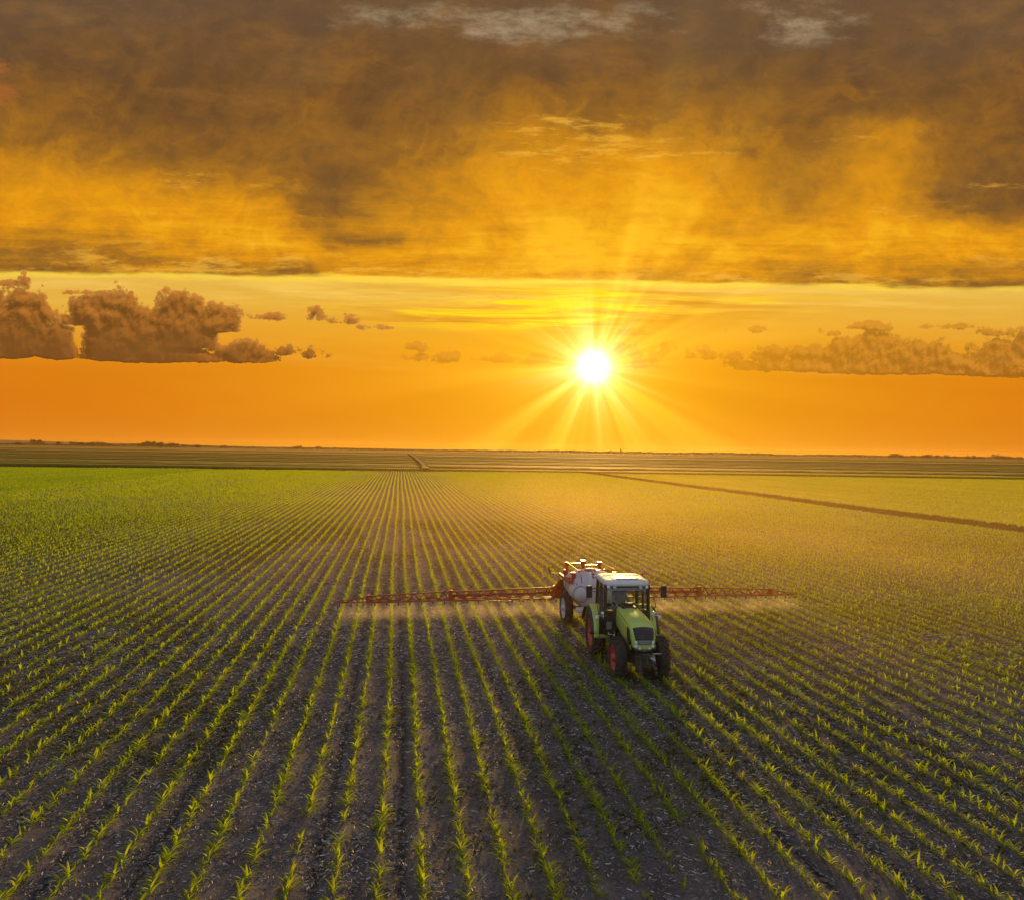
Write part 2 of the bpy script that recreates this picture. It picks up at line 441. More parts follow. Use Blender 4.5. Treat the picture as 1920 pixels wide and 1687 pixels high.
# ------------------------------------------------------------------ maize seedlings
def leaf_strip(L, W, az, el0, bend, h0, segs, fold=True, base=.004):
    """an arching blade: returns verts, quads"""
    vs, fs = [], []
    x = base; z = h0; e = el0
    ca, sa = math.cos(az), math.sin(az)
    for i in range(segs + 1):
        t = i / segs
        w = W * (max(0.0, math.sin(math.pi * min(1, (t * .86 + .14)))) ** .8 * (1 - .15 * t)) * .5
        if i == segs: w = W * .03
        nx, nz = -math.sin(e), math.cos(e)
        up = w * .55 if fold else 0
        pts = [(-w, up), (0, 0), (w, up)] if fold else [(-w, 0), (w, 0)]
        for (s, u) in pts:
            px = x + nx * u; pz = z + nz * u
            vs.append((px * ca - s * sa, px * sa + s * ca, pz))
        st = L / segs
        x += math.cos(e) * st; z += math.sin(e) * st
        e -= bend / segs * (.5 + t * 1.2)
    k = 3 if fold else 2
    for i in range(segs):
        for j in range(k - 1):
            a = i * k + j
            fs.append((a, a + 1, a + 1 + k, a + k))
    return vs, fs
def seedling(seed, lod):
    r = random.Random(seed); V, F = [], []
    def put(v, f):
        b = len(V); V.extend(v); F.extend([tuple(q + b for q in g) for g in f])
    n = (6, 6, 4)[lod]; plane = r.uniform(0, math.pi)
    for i in range(n):
        az = plane + (i % 2) * math.pi + r.uniform(-.7, .7)
        t = i / (n - 1)
        L = r.uniform(.17, .27) * (1.2 - .5 * abs(t - .45)); W = r.uniform(.030, .046) * (1, 1.1, 1.45)[lod]
        el = R(r.uniform(22, 46) + t * 26); bend = R(r.uniform(55, 105)) * (1.1 - .45 * t)
        v, f = leaf_strip(L, W, az, el, bend, .025 + .085 * t, (6, 4, 2)[lod], lod == 0)
        put(v, f)
    if lod == 0:   # stalk
        v = []
        for z, q in ((-.03, .007), (.07, .006), (.13, .003)):
            for k in range(4): v.append((q * math.cos(k * 1.571), q * math.sin(k * 1.571), z))
        put(v, [(i * 4 + k, i * 4 + (k + 1) % 4, i * 4 + 4 + (k + 1) % 4, i * 4 + 4 + k) for i in range(2) for k in range(4)])
    return np.array(V), np.array(F)
def ordinal(i):
    a = ['first', 'second', 'third', 'fourth', 'fifth', 'sixth', 'seventh', 'eighth', 'ninth', 'tenth', 'eleventh', 'twelfth', 'thirteenth', 'fourteenth', 'fifteenth', 'sixteenth', 'seventeenth', 'eighteenth', 'nineteenth']
    if i < 19: return a[i]
    t = (i + 1) // 10; u = (i + 1) % 10
    return ['twentieth', 'thirtieth', 'fortieth', 'fiftieth'][t - 2] if u == 0 else ['twenty', 'thirty', 'forty', 'fifty'][t - 2] + '-' + a[u - 1]
CORN = leaf_mat('maize_leaf', lin(64, 88, 6), lin(108, 128, 10), lin(214, 238, 10), .68, .04)
def build_corn():
    P = []
    k0 = int((FX0 - ROW0) / ROW) + 1; k1 = int((FX1 - .8 - ROW0) / ROW)
    for k in range(k0, k1 + 1):
        X = ROW0 + k * ROW
        y = 6 + np.cumsum(rng.uniform(.10, .205, 1700)); y = y[y < FY1]
        P.append(np.stack([np.full(len(y), X), y], 1))
    P = np.concatenate(P)
    P[:, 0] += meander(P[:, 0], P[:, 1]) + rng.normal(0, .022, len(P))
    u, d = cam_xy(P[:, 0], P[:, 1])
    ok = (d > 9.2) & (u > -260) & (u < 2180)
    gap = fbm(P[:, 0] * .9, P[:, 1] * .35, 3)
    ok &= rng.random(len(P)) > np.clip((gap - .55) * 2.6, .03, .7) * np.where(d > 30, .5, 1)
    ok &= ~((d > 110) & (rng.random(len(P)) < .30))
    P = P[ok]; d = d[ok]; u = u[ok]
    n = len(P)
    size = (1 + (rng.uniform(.62, 1.36, n) - 1) * np.where(d > 30, .6, 1)) * (.60 + .42 * fbm(P[:, 0] * .12, P[:, 1] * .05, 3)) * (1 + .30 * np.clip((d - 22) / 60, 0, 1)) * np.where(d > 110, 1.2, 1.0)
    rot = rng.uniform(0, 6.283, n); tint = np.clip(rng.normal(.5, .22, n), 0, 1)
    z = np.zeros(n) + .0
    P3 = np.stack([P[:, 0], P[:, 1], z], 1)
    var = rng.integers(0, 8, n)
    # the 300 that show largest (nearest and inside the frame) are objects of their own
    # (column and row on the picture, with the roll)
    dyy = FOC * CAM_H / d; dx = u - 960
    py = 843.5 + dyy + dx * ROLL; px = u - dyy * ROLL
    score = np.where((px > 8) & (px < 1912) & (py < 1680), d / size, 1e9)
    first = np.zeros(n, bool); first[np.argsort(score)[:298]] = True
    tm = [[seedling(100 * l + s, l) for s in range(8)] for l in range(3)]
    protos = []; proto = None
    for s in range(8):
        v, f = tm[0][s]
        protos.append(mesh_np('maize_seedling', v, f, CORN, {'tint': np.full(len(v), .25 + .07 * s)}))
    row = np.round((P[:, 0] - ROW0) / ROW).astype(int)
    shown = (px > 0) & (px < 1920) & (py < 1687)
    near_rows = sorted(set(row[first]))
    for k, rw in enumerate(near_rows):
        inrow = np.nonzero(shown & (row == rw))[0]; inrow = inrow[np.argsort(d[inrow])]
        for q, i in enumerate(inrow):
            if not first[i]: continue
            o = bpy.data.objects.new('maize_seedling', protos[var[i]]) if proto is None else proto.copy()
            proto = proto or o
            o.data = protos[var[i]]; o['category'] = 'seedling'; o['group'] = 'maize seedlings nearest the camera'
            o['label'] = 'maize seedling, %s nearest in its row, the %s of the nearest rows from the left' % (ordinal(q), ordinal(k))
            COL.objects.link(o)
            o.location = P3[i]; o.rotation_euler = (0, 0, rot[i]); o.scale = (size[i],) * 3
    pile = Pile()
    lod = np.where(d < 38, 0, np.where(d < 90, 1, 2))
    for l in range(3):
        for s in range(8):
            q = (~first) & (lod == l) & (var == s)
            if not q.any(): continue
            v, f = tm[l][s]
            V, F = scatter(v, f, P3[q], rot[q], size[q])
            pile.add(V, F, np.repeat(tint[q], len(v)))
    link('maize_rows', pile.mesh('maize_rows', CORN), 'stuff', 'rows of young green maize filling the rest of the field')
    print('corn', n, sum(len(f) for f in pile.f))
build_corn()

# ------------------------------------------------------------------ weeds, straw and clods between the rows
def rand_ground(n, d0, d1, power=1.0):
    d = d0 + (d1 - d0) * rng.random(n) ** power
    u = rng.uniform(-150, 2070, n)
    X, Y = ground(u, d)
    q = (X > FX0 + .3) & (X < FX1 - .3) & (Y < FY1)
    return X[q], Y[q], d[q]
def build_weeds():
    tv, tf = [], []
    r = random.Random(4)
    for i in range(7):
        v, f = leaf_strip(r.uniform(.05, .11), r.uniform(.022, .036), r.uniform(0, 6.28), R(r.uniform(20, 70)), R(r.uniform(20, 70)), .003, 2, False)
        b = len(tv); tv += v; tf += [tuple(k + b for k in g) for g in f]
    tv = np.array(tv); tf = np.array(tf)
    X, Y, d = rand_ground(200000, 10, 75, .62)
    mask = np.clip((fbm(X * .16 + 9, Y * .10, 4) - .44) * 5 + np.clip((-X - 4) / 14, 0, .5), 0.0, 1) * (fbm(X * 1.3, Y * .8, 3) > .43)
    q = rng.random(len(X)) < mask * .95
    X, Y = X[q], Y[q]; n = len(X)
    P3 = np.stack([X, Y, np.zeros(n)], 1)
    V, F = scatter(tv, tf, P3, rng.uniform(0, 6.28, n), rng.uniform(.55, 1.5, n))
    me = mesh_np('weeds', V, F, leaf_mat('weed_leaf', lin(58, 62, 20), lin(84, 82, 26), lin(140, 136, 28), .5, .1), {'tint': np.repeat(rng.random(n), len(tv))})
    link('weeds', me, 'stuff', 'low weeds scattered between the maize rows')
build_weeds()
def build_straw():
    m, N, out = new_mat('straw')
    a = N.new('ShaderNodeAttribute'); a.attribute_name = 'tint'
    finish(N, out, N.ramp(E(N, a.outputs['Fac']), [(0, lin(78, 68, 62)), (.5, lin(140, 126, 110)), (1, lin(206, 194, 176))]), .6)
    A = [rand_ground(300000, 10, 30, .8), rand_ground(260000, 24, 75, .8)]
    X, Y, d = (np.concatenate([a[k] for a in A]) for k in range(3))
    q = rng.random(len(X)) < np.clip(fbm(X * .5, Y * .3 + 30, 4) * 2.8 - .75, .15, 1)
    X, Y, d = X[q], Y[q], d[q]; n = len(X)
    tv = np.array([(-.5, -.09, 0), (.5, -.09, .0), (.5, .09, .12), (-.5, .09, .12)]); tf = np.array([(0, 1, 2, 3)])
    P3 = np.stack([X, Y, rng.uniform(.008, .028, n)], 1)
    V, F = scatter(tv, tf, P3, rng.uniform(0, 6.28, n), (.018 + .075 * rng.random(n) ** 1.8) * np.clip(d / 18, 1, 2), None, rng.uniform(-.5, .5, n))
    me = mesh_np('straw', V, F, m, {'tint': np.repeat(rng.random(n) ** 1.6, 4)})
    link('crop_residue', me, 'stuff', 'bits of old straw lying on the soil')
    m, N, out = new_mat('clod')
    p = pos(N)
    finish(N, out, N.mix(N.noise(p, 3.0, 4, .6), lin(72, 64, 64), lin(132, 120, 112)), .9, bump=N.noise(p, 40, 3, .6), bstr=.8, bdist=.02)
    X, Y, d = rand_ground(120000, 10, 46, .75); n = len(X)
    tv = np.array([(1, 0, .1), (.3, .9, .0), (-.8, .6, .1), (-.9, -.5, .0), (.2, -1, .1), (.1, .1, .9), (-.3, -.1, .8)]) * 1.0
    tf = np.array([(0, 1, 5, 5), (1, 2, 6, 5), (2, 3, 6, 6), (3, 4, 5, 6), (4, 0, 5, 5)])
    tf3 = np.array([(0, 1, 5), (1, 6, 5), (1, 2, 6), (2, 3, 6), (3, 5, 6), (3, 4, 5), (4, 0, 5)])
    P3 = np.stack([X, Y, np.full(n, -.005)], 1)
    V, F = scatter(tv, tf3, P3, rng.uniform(0, 6.28, n), .010 + .055 * rng.random(n) ** 3.5, rng.uniform(.5, 1.0, n))
    link('soil_clods', mesh_np('soil_clods', V, F, m), 'stuff', 'clods of dry earth between the rows')
build_straw()

# ------------------------------------------------------------------ the plain around the field
def land_material(name, c1, c2, streak=(.02, .25), rough=.9, spec=.2):
    m, N, out = new_mat(name)
    p = pos(N)
    X, Y, Z = N.sep(p)
    # along / across the strips
    a = X * RT.x + Y * RT.y; b = X * FW.x + Y * FW.y
    n1 = N.noise(N.vec(a * streak[0], b * streak[1], 0.0), 1.0, 5, .6); n2 = N.noise(p, .35, 5, .65); n3 = N.noise(p, 3.0, 4, .6)
    col = N.mix(N.smooth(.35, .65, n1 * .6 + n2 * .4), c1, c2)
    col = N.mix(N.smooth(.55, .35, n3) * .35, col, tuple(k * .5 for k in c1[:3]) + (1,))
    finish(N, out, col, rough, bump=n3 + n2, bstr=.8, bdist=.15, spec=spec)
    return m
def quadsheet(name, pts, z, mat, kind='structure', zthick=0.0):
    v = [(x, y, z) for x, y in pts]; f = [(0, 1, 2, 3)]
    if zthick:
        v += [(x, y, z - zthick) for x, y in pts]
        f += [(0, 4, 5, 1), (1, 5, 6, 2), (2, 6, 7, 3), (3, 7, 4, 0)]
    me = mesh_np(name, v, f, mat)
    bm = bmesh.new(); bm.from_mesh(me); bmesh.ops.recalc_face_normals(bm, faces=bm.faces); bm.to_mesh(me); bm.free()
    return link(name, me, kind)
def crop_strip(name, u0, u1, da, db, dc, dd, height, mat, n=(60, 3), rough=.25):
    """a strip of standing crop between two depths (near left, near right, far left, far right), bumpy top, real thickness"""
    us = np.linspace(0, 1, n[0]); ts = np.linspace(0, 1, n[1])
    top = []
    for t in ts:
        for s in us:
            u = u0 + (u1 - u0) * s
            dn = da + (db - da) * s; df = dc + (dd - dc) * s
            d = dn + (df - dn) * t
            # straight edges on the ground: interpolate end points, not bearings
            xa, ya = ground(u0, dn if False else da + (dc - da) * t); xb, yb = ground(u1, db + (dd - db) * t)
            top.append((xa + (xb - xa) * s, ya + (yb - ya) * s))
    top = np.array(top)
    z = height * (1 + (rng.random(len(top)) - .5) * rough) if height > .03 else np.full(len(top), height)
    V = np.column_stack([top, z]); nx, ny = n
    i = (np.arange(ny - 1)[:, None] * nx + np.arange(nx - 1)[None]).ravel()
    F = [tuple(q) for q in np.stack([i, i + 1, i + 1 + nx, i + nx], 1)]
    V = list(map(tuple, V))
    b = len(V)
    V += [(x, y, -.05) for x, y in top[:nx]]
    F += [(b + k, b + k + 1, k + 1, k) for k in range(nx - 1)]
    b2 = len(V); l = (ny - 1) * nx
    V += [(x, y, -.05) for x, y in top[l:]]
    F += [(l + k, l + k + 1, b2 + k + 1, b2 + k) for k in range(nx - 1)]
    return link(name, mesh_np(name, V, F, mat), 'structure')
def build_plain():
    base = land_material('plain', lin(104, 86, 40), lin(84, 78, 30))
    S = 24000
    quadsheet('ground', [(-S, -S), (S, -S), (S, S), (-S, S)], -.09, base)
    gm = land_material('green_crop', lin(112, 138, 10), lin(130, 150, 12), (.3, .05))
    quadsheet('green_field', [(-330, 12), (FX0, 12), (FX0, 240), (-330, 240)], .0, gm)
    rm = land_material('pale_crop', lin(158, 166, 30), lin(184, 184, 44), (.01, .5))
    quadsheet('pale_field', [(63.2, 20), (420, 20), (420, 700), (63.2, 236)], -.01, rm)
    brown = land_material('ploughed', lin(112, 70, 18), lin(136, 86, 22)); stub = land_material('stubble', lin(206, 146, 44), lin(176, 120, 34))
    wheat = land_material('wheat', lin(120, 108, 8), lin(102, 94, 8)); olive = land_material('grass_strip', lin(108, 94, 8), lin(128, 108, 10))
    dk = land_material('dark_crop', lin(54, 48, 6), lin(70, 58, 8))
    # strips running across the view, from the field's far edge to the horizon
    d = 240.0; i = 0; kinds = [olive, dk, brown, wheat, stub, olive, brown, wheat, stub]
    rr = random.Random(11); last = None
    while d < 2150:
        m = rr.choice([q for q in kinds if q is not last]); last = m
        h = {dk: rr.uniform(.4, .8), brown: .03, stub: .05}.get(m, rr.uniform(.12, .5))
        w = d * rr.choice([.025, .04, .05, .07, .10, .14]) * (.6 if m is dk else 1)
        for (u0, u1, off) in ((-700, 797, 0.0), (797, 2650, w * rr.uniform(-.2, .5))):
            k = rr.uniform(-.02, .035) if u0 > 0 else rr.uniform(-.012, .012)
            a = d + off; b = a * (1 + k); c_ = d + off + w + 1; e_ = c_ * (1 + k)
            crop_strip('field_strip', u0, u1, a, b, c_, e_, h + (.001 * i), m, (70, 4)); i += 1
        d += w
build_plain()

def tuft_template(seed, n=7, L=(.2, .5), W=(.015, .03), el=(50, 85), bend=(10, 70)):
    r = random.Random(seed); tv, tf = [], []
    for i in range(n):
        v, f = leaf_strip(r.uniform(*L), r.uniform(*W), r.uniform(0, 6.28), R(r.uniform(*el)), R(r.uniform(*bend)), -.02, 2, False)
        b = len(tv); o = (r.uniform(-.1, .1), r.uniform(-.1, .1))
        tv += [(x + o[0], y + o[1], z) for x, y, z in v]; tf += [tuple(k + b for k in g) for g in f]
    return np.array(tv), np.array(tf)
def build_verges():
    pile = Pile(); tv, tf = tuft_template(3, 8, (.25, .55), (.03, .06))
    # right ditch bank between the maize and the pale field
    Y = rng.uniform(30, 236, 9000); X = 61.9 + rng.normal(0, .55, len(Y)) + (vnoise(Y * .06, Y * 0) - .5) * .8
    z = np.full(len(Y), .1); s = rng.uniform(.5, 1.15, len(Y)); t = rng.random(len(Y)) * .45
    V, F = scatter(tv, tf, np.stack([X, Y, z], 1), rng.uniform(0, 6.28, len(Y)), s); pile.add(V, F, np.repeat(t, len(tv)))
    # far edge of the field
    u = rng.uniform(-150, 1100, 7000); d = 0
    X = rng.uniform(-190, 62, 9000); Y = 235.0 + rng.normal(0, 1.3, 9000) + np.where(X < -57, 7, 0)
    keep = rng.random(9000) < np.clip(fbm(X * .05, X * 0, 3) * 2 - .3, .1, 1)
    X, Y = X[keep], Y[keep]
    V, F = scatter(tv, tf, np.stack([X, Y, np.zeros(len(X))], 1), rng.uniform(0, 6.28, len(X)), rng.uniform(.6, 1.7, len(X))); pile.add(V, F, np.repeat(rng.random(len(X)) * .4, len(tv)))
    me = pile.mesh('verge_grass', leaf_mat('verge_leaf', lin(50, 44, 18), lin(80, 70, 26), lin(96, 78, 24), .35, .05))
    link('verge_grass', me, 'stuff', 'rough dark grass along the ditch and field edges')
    # low bank of earth under the ditch grass
    ys = np.arange(24, 238, 1.5); prof = [(-1.5, -.06), (-.7, .14), (0.1, .26), (.8, .12), (1.5, -.06)]
    V, F = [], []
    for j, y in enumerate(ys):
        c = 61.9 + (vnoise(np.array(y * .06), np.array(0.0)) - .5) * .8
        for (px, pz) in prof: V.append((c + px + rng.normal(0, .06), y, pz + (rng.normal(0, .03) if pz > 0 else 0)))
    for j in range(len(ys) - 1):
        for k in range(4): F.append((j * 5 + k, j * 5 + k + 1, j * 5 + 6 + k, j * 5 + 5 + k))
    link('ditch_bank', mesh_np('ditch_bank', V, F, land_material('bank_earth', lin(58, 46, 30), lin(70, 58, 30)), smooth=True), 'structure')
    # short dense crop left of the maize and pale crop right of the ditch
    for nm, lab, x0, x1, y0, y1, n, mat, sc_ in (
            ('green_crop', 'dense short green crop beyond the maize on the left', -260, FX0 - .2, 40, 238, 90000, leaf_mat('green_crop_leaf', lin(70, 104, 8), lin(96, 126, 10), lin(196, 222, 10), .62, .05), .85),
            ('pale_crop', 'pale feathery crop across the ditch', 63.6, 230, 40, 300, 110000, leaf_mat('pale_crop_leaf', lin(128, 140, 20), lin(156, 160, 34), lin(236, 228, 30), .6, .05), .7)):
        X = rng.uniform(x0, x1, n * 3); Y = rng.uniform(y0, y1, n * 3)
        u, d = cam_xy(X, Y); q = (d > 30) & (u > -150) & (u < 2070)
        if nm == 'pale_crop': q &= Y < 236 + (X - 63) * 1.0
        X, Y = X[q][:n], Y[q][:n]; m_ = len(X)
        tv, tf = tuft_template(9, 5, (.3, .5), (.06, .10), (40, 80))
        V, F = scatter(tv, tf, np.stack([X, Y, np.zeros(m_)], 1), rng.uniform(0, 6.28, m_), rng.uniform(.6, 1.2, m_) * sc_)
        link(nm, mesh_np(nm, V, F, mat, {'tint': np.repeat(np.clip(fbm(X * .4, Y * .05, 3) * 1.6 - .3 + rng.normal(0, .1, m_), 0, 1), len(tv))}), 'stuff', lab)
build_verges()

# ------------------------------------------------------------------ air
def build_haze():
    m, N, out = new_mat('haze')
    p = N.new('ShaderNodeVolumePrincipled')
    p.inputs['Color'].default_value = (1.0, .68, .28, 1); p.inputs['Density'].default_value = HAZE
    p.inputs['Anisotropy'].default_value = .55
    N.t.links.new(p.outputs[0], out.inputs[1])
    S = 3000; z0, z1 = -1.2, 28
    v = [(-S, -S, z0), (S, -S, z0), (S, S, z0), (-S, S, z0), (-S, -S, z1), (S, -S, z1), (S, S, z1), (-S, S, z1)]
    f = [(0, 3, 2, 1), (4, 5, 6, 7), (0, 1, 5, 4), (1, 2, 6, 5), (2, 3, 7, 6), (3, 0, 4, 7)]
    link('haze', mesh_np('haze', v, f, m), 'stuff')
HAZE = .00006
build_haze()
# ------------------------------------------------------------------ modelling helpers
class MB:
    """collects shapes into one mesh object"""
    def __init__(s): s.bm = bmesh.new()
    def face(s, vs, fs):
        b = [s.bm.verts.new(v) for v in vs]
        for f in fs:
            try: s.bm.faces.new([b[i] for i in f])
            except ValueError: pass
        return b
    def box(s, c, d, bev=0.0, rot=None, taper=None, segs=2):
        t = bmesh.new()
        bmesh.ops.create_cube(t, size=1.0)
        for v in t.verts:
            k = 1.0
            if taper and v.co.z > 0: v.co.x *= taper[0]; v.co.y *= taper[1]
            v.co = Vector((v.co.x * d[0], v.co.y * d[1], v.co.z * d[2]))
        if bev: bmesh.ops.bevel(t, geom=t.edges[:], offset=bev, segments=segs, affect='EDGES', profile=.5)
        M = Matrix.Translation(Vector(c)) @ (rot.to_4x4() if rot is not None else Matrix.Identity(4))
        s._merge(t, M)
    def _merge(s, t, M=None):
        vm = {}
        for v in t.verts: vm[v] = s.bm.verts.new((M @ v.co) if M is not None else v.co)
        for f in t.faces:
            try: s.bm.faces.new([vm[v] for v in f.verts]).smooth = f.smooth
            except ValueError: pass
        t.free()
    def tube(s, p, q, r, n=8, r2=None):
        s.path([p, q], r, n, r2)
    def path(s, pts, r, n=8, r2=None):
        pts = [Vector(p) for p in pts]; rings = []
        for i, p in enumerate(pts):
            a = pts[max(0, i - 1)]; b = pts[min(len(pts) - 1, i + 1)]
            d = (b - a).normalized(); ref = Vector((0, 0, 1)) if abs(d.z) < .9 else Vector((0, 1, 0))
            x = d.cross(ref).normalized(); y = d.cross(x).normalized()
            rr = r if r2 is None else r + (r2 - r) * i / (len(pts) - 1)
            rings.append([s.bm.verts.new(p + (x * math.cos(6.28318 * k / n + .785) + y * math.sin(6.28318 * k / n + .785)) * rr) for k in range(n)])
        for i in range(len(rings) - 1):
            for k in range(n):
                f = s.bm.faces.new([rings[i][k], rings[i][(k + 1) % n], rings[i + 1][(k + 1) % n], rings[i + 1][k]]); f.smooth = n > 5
        s.bm.faces.new(rings[0][::-1]); s.bm.faces.new(rings[-1])
    def lathe(s, prof, c, axis='X', n=32, smooth=True):
        """prof: list of (along axis, radius)"""
        rings = []
        for (a, r) in prof:
            ring = []
            for k in range(n):
                th = 6.28318 * k / n; u, v = math.cos(th) * r, math.sin(th) * r
                p = {'X': (a, u, v), 'Y': (u, a, v), 'Z': (u, v, a)}[axis]
                ring.append(s.bm.verts.new((p[0] + c[0], p[1] + c[1], p[2] + c[2])))
            rings.append(ring)
        for i in range(len(rings) - 1):
            for k in range(n):
                f = s.bm.faces.new([rings[i][k], rings[i][(k + 1) % n], rings[i + 1][(k + 1) % n], rings[i + 1][k]]); f.smooth = smooth
        return rings
    def grid(s, rows, smooth=True, closed=False):
        R_ = [[s.bm.verts.new(p) for p in r] for r in rows]
        for i in range(len(R_) - 1):
            m = len(R_[i])
            for k in range(m if closed else m - 1):
                f = s.bm.faces.new([R_[i][k], R_[i][(k + 1) % m], R_[i + 1][(k + 1) % m], R_[i + 1][k]]); f.smooth = smooth
        return R_
    def prism(s, poly, axis, a, b):
        """polygon in the two other axes, extruded along axis from a to b"""
        def P(p, t): return {'X': (t, p[0], p[1]), 'Y': (p[0], t, p[1]), 'Z': (p[0], p[1], t)}[axis]
        A = [s.bm.verts.new(P(p, a)) for p in poly]; B = [s.bm.verts.new(P(p, b)) for p in poly]
        s.bm.faces.new(A[::-1]); s.bm.faces.new(B); n = len(poly)
        for i in range(n): s.bm.faces.new([A[i], A[(i + 1) % n], B[(i + 1) % n], B[i]])
    def obj(s, name, mat, parent=None, thick=0.0, sub=0, loc=None):
        bmesh.ops.recalc_face_normals(s.bm, faces=s.bm.faces[:])
        me = bpy.data.meshes.new(name); s.bm.to_mesh(me); s.bm.free()
        me.materials.append(mat)
        o = bpy.data.objects.new(name, me); COL.objects.link(o)
        if parent: o.parent = parent
        if loc is not None: o.location = loc
        if thick:
            m = o.modifiers.new('thick', 'SOLIDIFY'); m.thickness = thick; m.offset = -1
        if sub:
            m = o.modifiers.new('round', 'SUBSURF'); m.levels = m.render_levels = sub
        return o
def thing(name, loc, label, cat, rz=0.0, group=None):
    o = bpy.data.objects.new(name, None); COL.objects.link(o); o.location = loc; o.rotation_euler = (0, 0, rz)
    o['label'] = label; o['category'] = cat
    if group: o['group'] = group
    return o

# ------------------------------------------------------------------ machine materials
def paint(name, c, rough=.35, dirt=.25, coat=.3, metal=0.0, dust=(150, 125, 92)):
    m, N, out = new_mat(name); p = objco(N)
    a = N.noise(p, 3.0, 5, .6); b = N.noise(p, 22.0, 4, .65)
    z = N.sep(p)[2]
    f = N.smooth(.45, .75, a * .65 + b * .35) * dirt + N.rev(.3, 1.3, z) * dirt * .5
    col = N.mix(f, c, lin(*dust))
    finish(N, out, col, N.m('ADD', f * .5, rough), metal, bump=b, bstr=.04, bdist=.01, coat=coat); return m
M_GREEN = paint('green_paint', lin(178, 200, 88), .40, .36, dust=(170, 150, 104))
M_RED = paint('red_paint', lin(176, 32, 14), .42, .22)
M_RIM = paint('rim_red', lin(196, 24, 22), .4, .22)
M_SILVER = paint('rim_silver', lin(196, 198, 206), .4, .25, metal=.2)
M_WHITE = paint('white_paint', lin(216, 212, 204), .62, .30, .0)
M_POLY = paint('white_poly', lin(196, 188, 188), .55, .36, .05)
M_BLACK = paint('black_plastic', lin(30, 26, 24), .5, .22, .05)
M_DARK = paint('dark_iron', lin(46, 36, 30), .6, .4, 0)
M_TYRE = paint('tyre_rubber', lin(34, 31, 30), .8, .75, 0, dust=(86, 70, 56))
M_CHROME = paint('chrome', lin(210, 206, 200), .22, .1, 0, metal=.9)
M_GREY = paint('grey_plastic', lin(120, 118, 114), .5, .25, 0)
M_SEAT = paint('seat_cloth', lin(110, 114, 122), .9, .1, 0)
M_HOSE = paint('black_hose', lin(26, 22, 20), .5, .2, 0)
def glass_mat(name, tint=(.90, .94, .90, 1), fac=.06):
    m, N, out = new_mat(name)
    tr = N.new('ShaderNodeBsdfTransparent'); tr.inputs[0].default_value = tint
    g = N.new('ShaderNodeBsdfGlossy'); g.inputs[1].default_value = .02
    lw = N.new('ShaderNodeLayerWeight'); lw.inputs[0].default_value = .25
    x = N.new('ShaderNodeMixShader'); N.put(x.inputs[0], E(N, lw.outputs[0]) * .5 + fac)
    N.t.links.new(tr.outputs[0], x.inputs[1]); N.t.links.new(g.outputs[0], x.inputs[2]); N.t.links.new(x.outputs[0], out.inputs[0]); return m
M_GLASS = glass_mat('cab_glass'); M_VISOR = glass_mat('sun_strip', (.28, .27, .27, 1), .10)
def lamp_mat(name, c, rough=.15):
    m, N, out = new_mat(name); finish(N, out, N.mix(N.noise(objco(N), 30.0, 2, .5) * .3, c, lin(255, 255, 255)), rough, coat=.8); return m
M_LENS = lamp_mat('lamp_lens', lin(232, 228, 215)); M_AMBER = lamp_mat('amber_lens', lin(255, 112, 4))

def tyre(mb, R_, w, c, lugs, lugh=.035, rim_r=None):
    """carcass by lathe, tread as two rows of slanted bars"""
    rr = rim_r or R_ * .60; h = w / 2; s = R_ - lugh
    prof = [(-h * .72, rr), (-h * .92, rr + .02), (-h, rr + (s - rr) * .45), (-h * .96, rr + (s - rr) * .78), (-h * .80, s - .012), (-h * .4, s), (0, s + .003),
            (h * .4, s), (h * .80, s - .012), (h * .96, rr + (s - rr) * .78), (h, rr + (s - rr) * .45), (h * .92, rr + .02), (h * .72, rr)]
    mb.lathe(prof, c, 'X', 48)
    for i in range(lugs):
        for sd in (-1, 1):
            th0 = 6.28318 * (i + (.25 if sd > 0 else -.25)) / lugs
            pts = []
            n = 4
            for k in range(n + 1):
                t = k / n; x = sd * (-.04 * w + t * (h * 1.0 + .04 * w)); th = th0 + t * .95 * 6.28318 / lugs * (1 if True else 0)
                top = R_ - (.0 if t < .75 else (.05 if t > .9 else .012)); bot = s - .03 - (.08 if t > .9 else 0)
                pts.append((x, th, top, bot))
            wd = .030 / R_
            rows = []
            for (x, th, top, bot) in pts:
                P = lambda r, a: (c[0] + x, c[1] + math.cos(a) * r, c[2] + math.sin(a) * r)
                rows.append([P(bot, th - wd), P(top, th - wd * .7), P(top, th + wd * .7), P(bot, th + wd)])
            g = mb.grid(rows, smooth=False)
            mb.bm.faces.new(g[0]); mb.bm.faces.new(g[-1][::-1])
